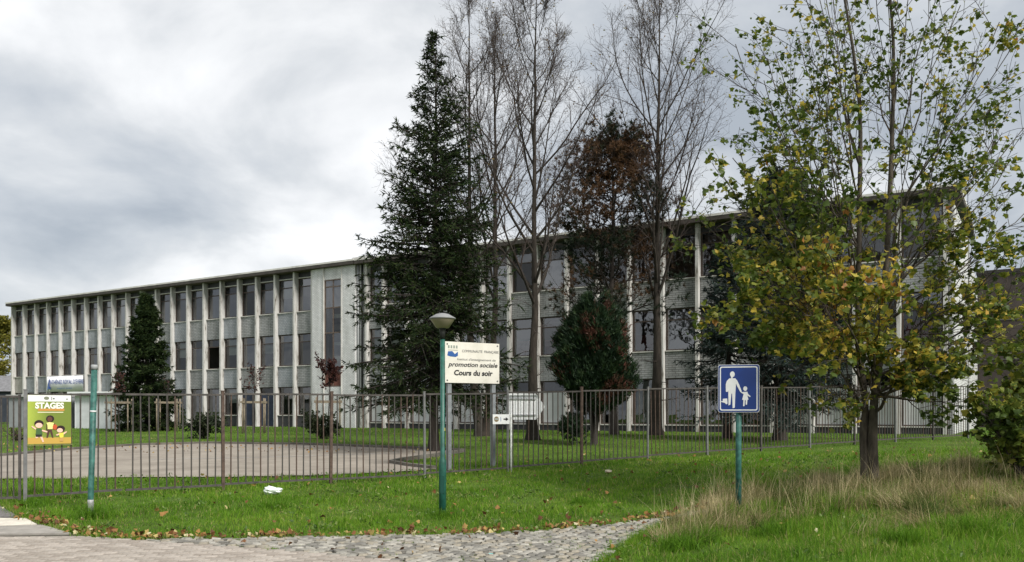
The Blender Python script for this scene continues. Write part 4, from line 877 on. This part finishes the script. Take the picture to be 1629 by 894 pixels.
def thuja():
    rng = np.random.default_rng(44); d = 28.5; r = tree_root('thuja_bush', 944, d, 'rounded dark thuja with rusty red patches on a bare stem', 'bush'); tb = Buf(); nb = Buf(); gl = Buf()
    for k in range(4):
        a = k*1.7; P, Rr = trunk_line([(0, 0, -.15), (.07*math.cos(a), .07*math.sin(a), .8), (.35*math.cos(a), .35*math.sin(a), 2.2), (.3*math.cos(a), .3*math.sin(a), 3.8)], .11, .02, 8, rng, .02); tubes(tb, P, Rr, 7)
    N_ = 5200; u = rng.random(N_); z = 1.4+u**.95*3.3; prof = np.interp(z, [1.4, 1.7, 2.2, 2.8, 3.4, 4.0, 4.4, 4.75], [.62, .98, 1.16, 1.18, 1.06, .86, .66, .28]); a = rng.random(N_)*6.283
    prof *= 1+.16*np.sin(3*a+z*1.5)+.13*np.sin(5*a-z*3.7)+.08*np.sin(11*a+z*6); rr = prof*rng.uniform(.45, 1.0, N_)**.5*np.where(rng.random(N_) < .07, rng.uniform(1.0, 1.16, N_), 1)
    P = np.stack([rr*np.cos(a)+.05, rr*np.sin(a), z+.28*np.sin(2*a+.6)+.14*np.sin(5*a)], -1); D = unit(np.stack([np.cos(a)*.55, np.sin(a)*.55, np.full(N_, .85)], -1))
    red = wob(a*1.3, z, 1.6, 3.0)*.5+rng.normal(0, .16, N_); hue = np.where(red > .36, .72+rng.random(N_)*.28, rng.random(N_)*.62)
    needles(nb, np.repeat(P, 14, 0)+rng.normal(0, .05, (N_*14, 3)), np.repeat(D, 14, 0), .15, .035, np.repeat(hue, 14), rng, .42)
    for z_, a_ in ((.55, 2.9), (.7, 3.3)):                               # small low shoots
        p = np.array([math.cos(a_)*.75, -.25, z_])+rng.normal(0, .2, (250, 3)); needles(nb, np.repeat(p, 8, 0), np.repeat(unit(rng.normal(0, .4, (250, 3))+[0, 0, 1]), 8, 0), .15, .035, rng.random(2000)*.5, rng, .4)
    tb.build('trunk', M_barkd, r, True); nb.build('crown', leafmat('thuja_sprays', [(0, (.008,.020,.009)), (.4, (.015,.035,.013)), (.62, (.032,.056,.018)), (.72, (.05,.033,.018)), (1, (.095,.032,.022))], .6, .12), r, False, 'stuff')
thuja()

# ------------------------------------------------------------------ maple in the foreground
def maple():
    rng = np.random.default_rng(52); d0 = 14.5; bx = at(1384, d0); bz = gz1(bx, d0)-.03
    r = empty('maple_tree', (bx, d0, bz), 0, 'yellowing maple on the bank with spreading limbs in front of the school', 'tree'); tb = Buf(); cb = Buf()
    def W(px, py, dy=0.0): return (at(px, d0+dy)-bx, dy, zat(py, d0+dy)-bz)
    S1_ = trunk_line([W(1390, 775), W(1388, 700), W(1391, 650), W(1400, 560), W(1408, 430), W(1417, 250), W(1420, 110), W(1412, -60)], .102, .018, 20, rng, .006, 1.3)
    S2_ = trunk_line([W(1378, 775, .05), W(1374, 700, .06), W(1376, 650, .08), W(1362, 540, .2), W(1366, 330, .25), W(1368, 180, .2), W(1352, 60, .1), W(1330, -70, 0)], .086, .016, 20, rng, .006, 1.3)
    for P, Rr in (S1_, S2_): tubes(tb, P, Rr, 12)
    # limbs: stem, start row, target column and row, depth offset, leaf weight
    LB = [(1,655,1260,470,-1.0,1.5),(1,600,1150,520,-.4,1.4),(1,560,1190,400,.8,1.5),(1,540,1130,330,-.2,1.5),(1,500,1160,250,-.9,1.1),(1,470,1240,180,.7,.9),(1,430,1215,100,-.3,.9),(1,380,1270,60,.5,.8),(1,300,1290,-20,-.6,.8),(1,250,1335,-60,.6,.7),
          (0,650,1480,560,-1.2,1.5),(0,640,1570,480,-.3,1.2),(0,600,1650,430,.4,1.0),(0,570,1560,400,-.9,1.0),(0,520,1660,330,.5,.9),(0,480,1600,250,-.6,.8),(0,440,1660,190,.2,.8),(0,380,1560,110,.8,.8),(0,330,1580,20,-.6,.8),(0,260,1500,-30,.3,.7),(0,180,1455,-70,-.5,.7),(0,240,1360,-30,.8,.7),
          (0,620,1400,470,-1.8,1.7),(1,610,1320,430,-1.7,1.7),(0,560,1470,330,1.5,.8),(1,520,1300,280,1.6,1.0),(0,640,1540,640,-.6,1.3),(1,640,1330,600,-.4,.45),(1,580,1205,460,-1.2,1.6),(0,500,1440,220,-1.4,.7),(1,450,1300,170,-1.4,.8),(1,590,1235,330,-1.3,1.3)]
    LB += [(st, row+rng.uniform(-25, 25), px+rng.uniform(-70, 70), py+rng.uniform(-50, 50), dy+rng.uniform(-.9, .9), w) for st, row, px, py, dy, w in LB]
    P1 = []; R1 = []; wt = []
    for st, row, px, py, dy, w in LB:
        S, Rs = (S1_, S2_)[st]; z = zat(row, d0)-bz; i = int(np.argmin(np.abs(S[0, :, 2]-z))); a = S[0, i]; b = np.array(W(px, py, dy)); K_ = 10; t = np.linspace(0, 1, K_)[:, None]
        mid = a+(b-a)*.45+np.array([0, 0, -.18 if py < row-120 else .15])*np.linalg.norm(b-a)*.35
        p = (1-t)**2*a+2*t*(1-t)*mid+t**2*b; p[1:] += np.cumsum(rng.normal(0, .032, (K_-1, 3)), 0); P1.append(p); R1.append(np.maximum(Rs[0, i]*.42*(1-t[:, 0])**.8, .007)); wt.append(w)
    P1 = np.array(P1); R1 = np.array(R1); wt = np.array(wt); L1 = np.linalg.norm(P1[:, -1]-P1[:, 0], axis=-1); tubes(tb, P1, R1, 7)
    P2, R2, L2 = grow(P1, R1, 8, (.18, 1.0), 38, lambda t, N_: (L1[:, None]*.30*(1.15-.6*t)+.15)*rng.uniform(.6, 1.25, t.shape), 6, .22, .09, .55, .004, 10, rng); tubes(cb, P2, R2, 5)
    P3, R3, L3 = grow(P2, R2, 5, (.25, 1.0), 38, lambda t, N_: (L2[:, None]*.40+.10)*rng.uniform(.6, 1.25, t.shape), 5, .12, .11, .6, .003, 12, rng); tubes(cb, P3, R3, 4)
    w2 = np.repeat(wt, 8); w3 = np.repeat(w2, 5)
    PP = []; DD = []; WW = []
    for P_, q, w in ((P3, 13, w3), (P2, 7, w2)):
        t = .35+.65*rng.random((len(P_), q)); p, T, _ = sample(P_, np.ones(P_.shape[:2]), t); PP.append(p.reshape(-1, 3)); DD.append(T.reshape(-1, 3)); WW.append(np.repeat(w, q))
    p = np.concatenate(PP); D = np.concatenate(DD); w = np.concatenate(WW)
    clump = np.clip(.62+.75*wob(p[:, 0]*1.0+p[:, 1]*.6, p[:, 2]-p[:, 1]*.4, 2.1, 5.0), .08, 1.25)
    keep = rng.random(len(p)) < w*.82*clump*np.interp(p[:, 2], [0, 4.2, 6.2, 9], [.95, 1, .95, .85]); p = p[keep]; D = D[keep]; w = w[keep]
    p = p+unit(rng.normal(0, 1, p.shape))*.05-np.array([0, 0, .05])
    yel = .38*np.exp(-((p[:, 0]-(at(1400, 13)-bx))**2/1.1+(p[:, 2]-(zat(470, 13)-bz))**2/.9))+.16*wob(p[:, 0], p[:, 2], 1.7, 1.0)
    hue = np.clip(.36+yel+rng.normal(0, .2, len(p)), 0, 1)
    lm = leafmat('maple_leaf', [(0, (.045,.078,.014)), (.35, (.095,.14,.022)), (.55, (.20,.225,.035)), (.70, (.46,.38,.055)), (.9, (.64,.45,.07)), (1, (.36,.16,.045))], .5, .42, .35)
    # the 300 leaves nearest the camera are leaves of their own
    order = np.argsort(p[:, 1]+rng.normal(0, .1, len(p))); near, rest = order[:300], order[300:]
    lb = Buf(); leaves(lb, p[rest], D[rest], .092*np.interp(p[rest][:, 2], [0, 4, 7], [1, 1, .8]), MAPLE, hue[rest], rng, .7)
    tb.build('trunk', mat('maple_bark', (.075,.062,.048), .9, .5, 12, .8, stretch=(1, 1, .3)), r, True); cb.build('branches', mat('maple_twig', (.05,.04,.032), .9, .2, 3), r, False, 'stuff')
    lb.build('crown', lm, r, False, 'stuff')
    vers = []
    for k in range(12):
        b = Buf(); leaves(b, np.zeros((1, 3)), np.array([[0, 0, -.3]]), .105, MAPLE, np.array([hue[near][k*20 % 300]]), np.random.default_rng(k), .6)
        me = npmesh('leaf', np.concatenate(b.V), None, np.concatenate(b.T), np.concatenate(b.A)); me.materials.append(lm); vers.append(me)
    for i in near:
        o = bpy.data.objects.new('leaf', vers[rng.integers(0, 12)]); link(o, r); o.location = p[i]; o.rotation_euler = (rng.normal(0, .4), rng.normal(0, .4), rng.random()*6.28)
maple()
def leaf_bush(name, x, y, size, n, m, label, cat, seed, leaf=.09, shape=OVAL, stems=9, hue=(0, 1), droop=.2, z=None):
    rng = np.random.default_rng(seed); z = gz1(x, y)-.03 if z is None else z; r = empty(name, (x, y, z), 0, label, cat); tb = Buf(); lb = Buf(); sx, sy, sz = size
    P = []; 
    for k in range(stems):
        a = rng.random()*6.28; q = rng.uniform(.2, .85); K_ = 7; t = np.linspace(0, 1, K_)
        p = np.stack([sx*q*np.cos(a)*t**1.2, sy*q*np.sin(a)*t**1.2, sz*rng.uniform(.6, 1.0)*t*(1-.18*t*q)], -1)+rng.normal(0, .02, (K_, 3)); p[0] = (0, 0, -.1); P.append(p)
    P = np.array(P); Rr = np.broadcast_to(np.linspace(.022, .006, 7), P.shape[:2]).copy(); tubes(tb, P, Rr, 5); Ls = np.linalg.norm(P[:, -1]-P[:, 0], axis=-1)
    P2, R2, L2 = grow(P, Rr, 9, (.2, 1), 48, lambda t, N_: Ls[:, None]*.34*rng.uniform(.5, 1.2, t.shape), 5, .15, .12, .6, .003, 12, rng); tubes(tb, P2, R2, 3)
    P3, R3, L3 = grow(P2, R2, 4, (.2, 1), 48, lambda t, N_: L2[:, None]*.5*rng.uniform(.5, 1.2, t.shape), 4, .1, .12, .6, .002, 12, rng); tubes(tb, P3, R3, 3)
    i = rng.integers(0, len(P3), n); p, T, _ = sample(P3[i], np.ones(P3[i].shape[:2]), .2+.8*rng.random((n, 1))); p = p[:, 0]; T = T[:, 0]
    h = np.clip(hue[0]+(hue[1]-hue[0])*(.5+.25*wob(p[:, 0], p[:, 2], 3/max(sx, .5), seed)+rng.normal(0, .2, n)), 0, 1)
    leaves(lb, p+rng.normal(0, .02, p.shape), T, leaf, shape, h, rng, droop); tb.build('stems', M_barkd, r); lb.build('foliage', m, r, False, 'stuff'); return r
x = at(1600, 13.6)
leaf_bush('maple_bush', at(1628, 13.4), 13.4, (.9, .7, 1.5), 2200, leafmat('bush_leaf', [(0, (.05,.085,.016)), (.45, (.11,.16,.028)), (.75, (.22,.24,.04)), (1, (.50,.42,.07))], .5, .38), 'leafy green bush at the right edge above the dry grass', 'bush', 61, .10, MAPLE, 12, (0, .95))
leaf_bush('maple_bush', at(1660, 14.6), 14.6, (1.0, .9, 2.6), 2000, MATS['bush_leaf'], 'taller yellow flecked bush cut off by the right picture edge', 'bush', 62, .125, MAPLE, 12, (.2, 1))
M_shrub = leafmat('shrub_leaf', [(0, (.018,.028,.014)), (.6, (.035,.05,.022)), (1, (.07,.075,.035))], .6, .2)
leaf_bush('low_shrub', at(325, 36), 36, (.95, .8, 1.15), 5000, M_shrub, 'low grey green shrub on the lawn nearer the small spruce', 'shrub', 63, .09)
leaf_bush('low_shrub', at(511, 35), 35, (1.15, .8, 1.0), 6000, M_shrub, 'low dark shrub on the lawn under the purple sapling', 'shrub', 64, .09)
leaf_bush('low_shrub', at(28, 34), 34, (1.2, .8, .6), 500, leafmat('dry_shrub_leaf', [(0, (.05,.04,.025)), (1, (.13,.09,.05))]), 'low brown leafless hedge at the left edge of the lawn', 'shrub', 65, .07)
# far autumn tree beyond the school
def far_tree(px, d, H_, W_, label, seed, m):
    rng = np.random.default_rng(seed); r = tree_root('autumn_tree', px, d, label); tb = Buf(); lb = Buf(); P, Rr = trunk_line([(0, 0, -.2), (0, 0, H_*.9)], .3, .05, 8, rng, .03); tubes(tb, P, Rr, 7)
    P1, R1, L1 = grow(P, Rr, 22, (.2, 1), 58, lambda t, N_: W_*np.sin(np.clip(t*.85+.1, 0, 1)*np.pi)**.6*rng.uniform(.6, 1.05, t.shape), 6, .3, .1, .5, .02, 12, rng); tubes(tb, P1, R1, 4)
    P2, R2, L2 = grow(P1, R1, 9, (.3, 1), 45, lambda t, N_: L1[:, None]*.4*rng.uniform(.5, 1.2, t.shape), 5, .2, .12, .6, .01, 12, rng)
    i = rng.integers(0, len(P2), 16000); p, T, _ = sample(P2[i], np.ones(P2[i].shape[:2]), rng.random((16000, 1))); p = p[:, 0]+rng.normal(0, .18, (16000, 3)); h = np.clip(.5+.3*wob(p[:, 0], p[:, 2], .9, seed)+rng.normal(0, .2, 16000), 0, 1)
    leaves(lb, p, T[:, 0], .34, OVAL, h, rng, .3); tb.build('trunk', M_barkd, r, True); lb.build('crown', m, r, False, 'stuff')
far_tree(-16, 100, 13.2, 5.0, 'olive yellow autumn tree beyond the left end of the school', 71, leafmat('autumn_leaf', [(0, (.09,.10,.02)), (.5, (.22,.21,.035)), (1, (.38,.32,.06))], .6, .35))
# staked purple saplings
M_purple = leafmat('purple_leaf', [(0, (.03,.012,.012)), (.6, (.075,.028,.026)), (1, (.15,.07,.05))], .5, .3)
M_stake = mat('stake_wood', (.20,.165,.12), .9, .3, 8)
def sapling(px, d, py_top, label, slabel, seed, n, crown, purple=True):
    rng = np.random.default_rng(seed); x = at(px, d); z = gz1(x, d)-.02; r = empty('sapling', (x, d, z), 0, label, 'sapling', 'young staked trees on the lawn'); H_ = zat(py_top, d)-z; tb = Buf(); lb = Buf()
    P, Rr = trunk_line([(0, 0, -.1), (.02, 0, H_*.6), (0, 0, H_)], .035, .008, 10, rng, .012); tubes(tb, P, Rr, 6)
    P1, R1, L1 = grow(P, Rr, 16, (.5, .98), 42, lambda t, N_: crown*rng.uniform(.5, 1.1, t.shape)*(1.3-.7*t), 6, .35, .09, .5, .004, 10, rng); tubes(tb, P1, R1, 4)
    P2, R2, L2 = grow(P1, R1, 5, (.3, 1), 40, lambda t, N_: L1[:, None]*.4*rng.uniform(.5, 1.1, t.shape), 4, .1, .1, .6, .003, 10, rng); tubes(tb, P2, R2, 3)
    i = rng.integers(0, len(P2), n); p, T, _ = sample(P2[i], np.ones(P2[i].shape[:2]), rng.random((n, 1))); leaves(lb, p[:, 0], T[:, 0], .11, OVAL, rng.random(n), rng, .5)
    tb.build('trunk', M_barkd, r, True); lb.build('crown', M_purple, r, False, 'stuff')
    s = empty('stake_frame', (x, d, z), R(12), slabel, 'stake frame', 'timber stakes round the saplings')
    for sx, sy in ((-.5, -.45), (.5, -.45), (.5, .45), (-.5, .45)): MB().bar((sx, sy, -.1), (sx, sy, 1.75), .035, 8).build('stake', M_stake, s)
    for sy in (-.49, .49): MB().box(-.6, .6, sy-.02, sy+.02, 1.50, 1.60).build('crossbar', M_stake, s)
    for sx in (-.49, .49): MB().box(sx-.02, sx+.02, -.46, .46, 1.50, 1.60).build('crossbar', M_stake, s)
sapling(522, 37.5, 583, 'purple leaved sapling before the white brick stair tower', 'wooden stake frame round the sapling before the stair tower', 81, 1500, 1.25)
sapling(404, 42, 590, 'thin purple sapling in front of the middle of the left wing', 'wooden stake frame round the thin purple sapling', 82, 350, 1.0)
sapling(268, 45, 603, 'nearly leafless sapling just right of the small spruce', 'wooden stake frame just right of the small spruce', 83, 30, .8)
sapling(190, 44, 600, 'reddish sapling just left of the small spruce', 'wooden stake frame just left of the small spruce', 84, 350, .8)

# ------------------------------------------------------------------ grass
BUILD = [(LX+math.cos(ANG)*s-math.sin(ANG)*b, LY+math.sin(ANG)*s+math.cos(ANG)*b) for s, b in ((-1, -.3), (END+1, -.3), (END+1, 21), (-1, 21))]
DRY = [(1.95,10.7),(3.3,11.6),(4.9,12.3),(6.2,12.1),(8,12.8),(10.8,13.6),(11.5,17),(8.2,16.2),(6,15.6),(4.5,14.9),(3.2,14.2),(2.5,13.0)]
def blades(buf, x, y, h, w, rng, rnd, bend=.5, segs=2, lift=0.0, common=None):
    n = len(x); z = gz(x, y)+lift; a = rng.random(n)*6.283; la = rng.random(n)*6.283 if common is None else common+rng.normal(0, .7, n); lean = np.abs(rng.normal(0, bend, n)); P = np.stack([x, y, z-.01], -1); sd = np.stack([np.cos(a), np.sin(a), np.zeros(n)], -1); ld = np.stack([np.cos(la), np.sin(la), np.zeros(n)], -1)
    rows = []
    for k in range(segs+1):
        t = k/segs; c = P+ld*(h*lean*t**1.8)[:, None]+np.array([0, 0, 1.])*(h*(t-.28*np.minimum(lean, 1.4)*t**2.2))[:, None]; ww = (w*(1-t**1.5)*.5)[:, None]
        if k < segs: rows += [c-sd*ww, c+sd*ww]
        else: rows.append(c)
    V = np.stack(rows, 1); m = V.shape[1]; o = np.arange(n)[:, None]*m
    Q = np.concatenate([o+np.array([2*k, 2*k+1, 2*k+3, 2*k+2]) for k in range(segs-1)], 0); T = o+np.array([2*segs-2, 2*segs-1, 2*segs]); buf.add(V, Q, T, np.repeat(rnd, m))
def scatter(n, box, dens, rng):
    x = rng.uniform(box[0], box[1], n); y = rng.uniform(box[2], box[3], n); ix = CX+FPX*x/y; k = (np.abs(ix-CX) < 880) & (rng.random(n) < dens(x, y)); return x[k], y[k]
M_grass = leafmat('grass_blade', [(0, (.042,.105,.008)), (.3, (.098,.22,.013)), (.6, (.16,.30,.022)), (.82, (.25,.345,.045)), (.92, (.36,.32,.11)), (1, (.46,.39,.20))], .6, .42, .2)
def grass():
    rng = np.random.default_rng(91)
    def free(x, y): return ~(inpoly(x, y, HARD) | inpoly(x, y, YARD) | inpoly(x, y, BUILD))
    # bank between the path and the fence and a strip beyond
    x, y = scatter(620000, (-11, 14, 8.3, 22), lambda x, y: np.clip((11.5/y)**2, 0, 1)*(.75+.25*wob(x, y, 2.2, 1)), rng); k = free(x, y); x, y = x[k], y[k]
    tuft = np.clip(.5+.4*wob(x, y, 1.3, 2)+.35*wob(x, y, 4.5, 4), 0, 1.2); right = np.clip((x-1.6)/2, 0, 1)*(y < 13.5)+.9*inpoly(x, y, DRY)
    pe = np.interp(x, [p[0] for p in PATH_FAR], [p[1] for p in PATH_FAR]); bare = (x < 3.2) & (y-pe < .34+.22*wob(x, y, 2.7, 2)) & (y > pe-.1) & (rng.random(len(x)) < .72)
    bare |= (wob(x, y, 1.5, 11)+.5*wob(x, y, 4, 3) > .82) & (rng.random(len(x)) < .6)
    k = ~bare & (~inpoly(x, y, DRY) | (rng.random(len(x)) < .75)); x, y, tuft, right = x[k], y[k], tuft[k], right[k]
    h = (.045+.085*tuft)*(1+.7*right)*rng.uniform(.6, 1.3, len(x)); strawp = .05+.10*np.clip(wob(x, y, 1.1, 7), 0, 1)+.12*right*np.clip(wob(x, y, 2.3, 5), 0, 1)+.6*np.clip((x-4.2)/3, 0, 1)*np.exp(-((y-11.9)/1.0)**2)
    rnd = np.clip(.42+.14*wob(x, y, .9, 3)+.13*wob(x, y, 5.5, 8)+rng.normal(0, .16, len(x)), 0, .84); s = rng.random(len(x)) < strawp; rnd[s] = rng.uniform(.88, 1, s.sum())
    b = Buf(); blades(b, x, y, h, .009*np.clip(y/12, .8, 2), rng, rnd, .75, 2); b.build('bank_grass', M_grass, None, False, 'stuff')
    tag(bpy.data.objects['bank_grass'], 'short lush green grass on the bank before the fence', 'grass')
    # lawns behind the fence
    x, y = scatter(420000, (-42, 26, 15, 66), lambda x, y: np.clip((18/y)**1.6, 0, 1)*.9, rng); fy = FY0+FS*(x-FX0); k = free(x, y) & ((y > fy+.5) | (y > 22)); x, y = x[k], y[k]
    rnd = np.clip(.38+.2*wob(x, y, .5, 3)+rng.normal(0, .15, len(x)), 0, .86); bare = (wob(x, y, .8, 9) > .75) | ((y > fy[k]+1) & (rng.random(len(x)) < .04)); rnd[bare & (rng.random(len(x)) < .5)] = .93
    b = Buf(); blades(b, x, y, (.07+.03*wob(x, y, 1.1, 5))*rng.uniform(.6, 1.3, len(x)), .016*np.clip(y/25, .8, 2.2), rng, rnd, .7, 2); tag(b.build('lawn_grass', M_grass, None, False, 'stuff'), 'short green lawn between the fence and the school', 'grass')
    # ragged fringe over the hard edges
    E = np.array(GRASS_EDGE[1:]+PATH_FAR[1:]); seg = np.linalg.norm(np.diff(E, axis=0), axis=1); cum = np.concatenate([[0], np.cumsum(seg)]); t = rng.random(9000)*cum[-1]; ex = np.interp(t, cum, E[:, 0]); ey = np.interp(t, cum, E[:, 1])
    ex += rng.normal(0, .06, 9000); ey += rng.normal(.03, .07, 9000); b = Buf(); rnd = np.clip(rng.normal(.4, .2, 9000), 0, .86); st = rng.random(9000) < .22; rnd[st] = rng.uniform(.88, 1, st.sum())
    E2 = np.array(PATH_NEAR[:6]); t = rng.random(5000)*5; ex2 = np.interp(t, np.arange(6), E2[:, 0])+rng.normal(.04, .07, 5000); ey2 = np.interp(t, np.arange(6), E2[:, 1])+rng.normal(0, .06, 5000)
    ex = np.concatenate([ex, ex2]); ey = np.concatenate([ey, ey2]); rnd = np.concatenate([rnd, np.clip(rng.normal(.45, .18, 5000), 0, .86)])
    blades(b, ex, ey, rng.uniform(.04, .13, len(ex)), np.full(len(ex), .009), rng, rnd, .9, 2, .0); tag(b.build('edge_grass', M_grass, None, False, 'stuff'), 'ragged grass hanging over the edge of the cobbles', 'grass')
    # moss and grass tufts between the setts
    cx = rng.uniform(-4.6, 2.6, 190); cy = rng.uniform(8.8, 12.9, 190); k = inpoly(cx, cy, COBBLE); cx, cy = cx[k], cy[k]; x = (cx[:, None]+rng.normal(0, .07, (len(cx), 70))).ravel(); y = (cy[:, None]+rng.normal(0, .045, (len(cx), 70))).ravel()
    b = Buf(); blades(b, x, y, rng.uniform(.02, .05, len(x)), np.full(len(x), .008), rng, np.clip(rng.normal(.45, .25, len(x)), 0, 1), .8, 2, .02); tag(b.build('path_moss', M_grass, None, False, 'stuff'), 'mossy grass tufts growing between the cobbles', 'grass')
    # dry tall grass on the right
    M_dry = leafmat('dry_grass', [(0, (.06,.10,.02)), (.22, (.13,.14,.04)), (.38, (.26,.215,.10)), (.7, (.38,.32,.17)), (1, (.53,.46,.28))], .7, .3, .2)
    x, y = scatter(170000, (1.8, 11.6, 10.4, 17), lambda x, y: .16+.6*np.clip(wob(x, y, 1.6, 3)+.4*wob(x, y, 4.2, 1), 0, 1), rng); k = inpoly(x+.35*wob(x, y, 2.6, 1), y+.40*wob(x, y, 2.2, 4), DRY); x, y = x[k], y[k]; cl = np.clip(.5+.3*wob(x, y, 1.9, 6)+.35*wob(x, y, 5.0, 2), .05, 1.1)
    b = Buf(); blades(b, x, y, (.13+.27*cl)*rng.uniform(.5, 1.25, len(x)), np.full(len(x), .0075), rng, np.clip(.33+.30*wob(x, y, 1.4, 2)+.16*wob(x, y, 6, 5)+rng.normal(0, .2, len(x)), 0, 1), .95, 4, 0, 3.2*wob(x, y, 3.1, 3))
    i = rng.random(len(x)) < .05; xx, yy = x[i], y[i]; blades(b, xx, yy, rng.uniform(.5, .9, len(xx)), np.full(len(xx), .006), rng, rng.uniform(.5, 1, len(xx)), .5, 5)
    cx = rng.uniform(1.9, 11, 150); cy = rng.uniform(10.2, 15.5, 150); k = inpoly(cx, cy, DRY) | ((cy < 12.6) & (cx > 4) & (rng.random(150) < .5)); cx, cy = cx[k], cy[k]; q = 130     # flattened tufts
    x = (cx[:, None]+rng.normal(0, .13, (len(cx), q))).ravel(); y = (cy[:, None]+rng.normal(0, .10, (len(cx), q))).ravel(); tone = np.repeat(rng.choice([.1, .3, .55, .75], len(cx)), q)
    blades(b, x, y, np.repeat(rng.uniform(.18, .5, len(cx)), q)*rng.uniform(.5, 1.2, len(x)), np.full(len(x), .0085), rng, np.clip(tone+rng.normal(0, .12, len(x)), 0, 1), 1.3, 4, 0, np.repeat(rng.random(len(cx))*6.28, q))
    tag(b.build('dry_grass', M_dry, None, False, 'stuff'), 'tall dry straw coloured grass round the maple and the blue sign', 'grass')
    # dark green tussocks
    cx = np.array([2.35, 3.4, 5.6, 6.4, 7.2, 2.0, 4.6, 6.9, -6.35, -1.02, -7.9, -3.9, 1.2]); cy = np.array([10.7, 11.0, 10.4, 9.8, 10.9, 10.2, 10.0, 9.5, 12.9, 12.98, 14.0, 13.8, 14.6]); x = (cx[:, None]+rng.normal(0, .13, (13, 420))).ravel(); y = (cy[:, None]+rng.normal(0, .11, (13, 420))).ravel()
    b = Buf(); blades(b, x, y, rng.uniform(.12, .34, len(x))*np.repeat(np.where(np.arange(13) < 9, 1.0, .6), 420), np.full(len(x), .009), rng, np.clip(rng.normal(.28, .15, len(x)), 0, .85), .85, 4); tag(b.build('grass_tussocks', M_grass, None, False, 'stuff'), 'darker taller green grass tussocks among the foreground grass', 'grass')
    # low broad leaved weeds in the turf
    cx, cy = scatter(420, (-9, 11, 9, 20), lambda x, y: np.full(len(x), .9), rng); k = free(cx, cy); cx, cy = cx[k], cy[k]; q = 14
    x = (cx[:, None]+rng.normal(0, .09, (len(cx), q))).ravel(); y = (cy[:, None]+rng.normal(0, .09, (len(cx), q))).ravel(); n = len(x); b = Buf()
    leaves(b, np.stack([x, y, gz(x, y)+rng.uniform(.02, .09, n)], -1), unit(np.stack([rng.normal(0, 1, n), rng.normal(0, 1, n), np.full(n, .5)], -1)), .055, OVAL, rng.random(n), rng, -.2)
    tag(b.build('turf_weeds', leafmat('weed_leaf', [(0, (.05,.10,.018)), (.6, (.10,.17,.035)), (1, (.20,.25,.07))], .5, .3), None, False, 'stuff'), 'low broad leaved weeds scattered through the bank grass', 'weeds')
    # fallen leaves
    t = rng.random(650)*cum[-1]; t = np.where(rng.random(650) < .7, cum[4]+rng.random(650)*(cum[-1]-cum[4]), t); t = np.where(rng.random(650) < .65, rng.choice(np.linspace(cum[3], cum[-1], 9), 650)+rng.normal(0, .3, 650), t); x = np.interp(t, cum, E[:, 0])+rng.normal(0, .12, 650); y = np.interp(t, cum, E[:, 1])+np.abs(rng.normal(.02, .16, 650))-.03
    x2, y2 = scatter(900, (-8, 11, 9, 24), lambda x, y: np.full(len(x), .5), rng); k = free(x2, y2); xk = rng.uniform(-4, 2.5, 50); yk = rng.uniform(9, 12.8, 50); kk = inpoly(xk, yk, COBBLE)
    yx = np.array([px2ground(a, b_) for a, b_ in zip(rng.uniform(-20, 720, 260), rng.uniform(704, 722, 260))]); x = np.concatenate([x, x2[k], xk[kk], yx[:, 0]]); y = np.concatenate([y, y2[k], yk[kk], yx[:, 1]])
    n = len(x); b = Buf(); P = np.stack([x, y, gz(x, y)+.05+rng.uniform(0, .03, n)], -1); leaves(b, P, unit(np.stack([rng.normal(0, 1, n), rng.normal(0, 1, n), np.zeros(n)], -1)), .065, MAPLE, rng.random(n), rng, 0)
    tag(b.build('fallen_leaves', leafmat('fallen_leaf', [(0, (.10,.05,.025)), (.4, (.20,.09,.035)), (.7, (.34,.19,.06)), (.9, (.48,.38,.14)), (1, (.55,.50,.32))], .7, .2), None, False, 'stuff'), 'brown and yellow fallen leaves along the edge of the cobbles', 'leaves')
grass()
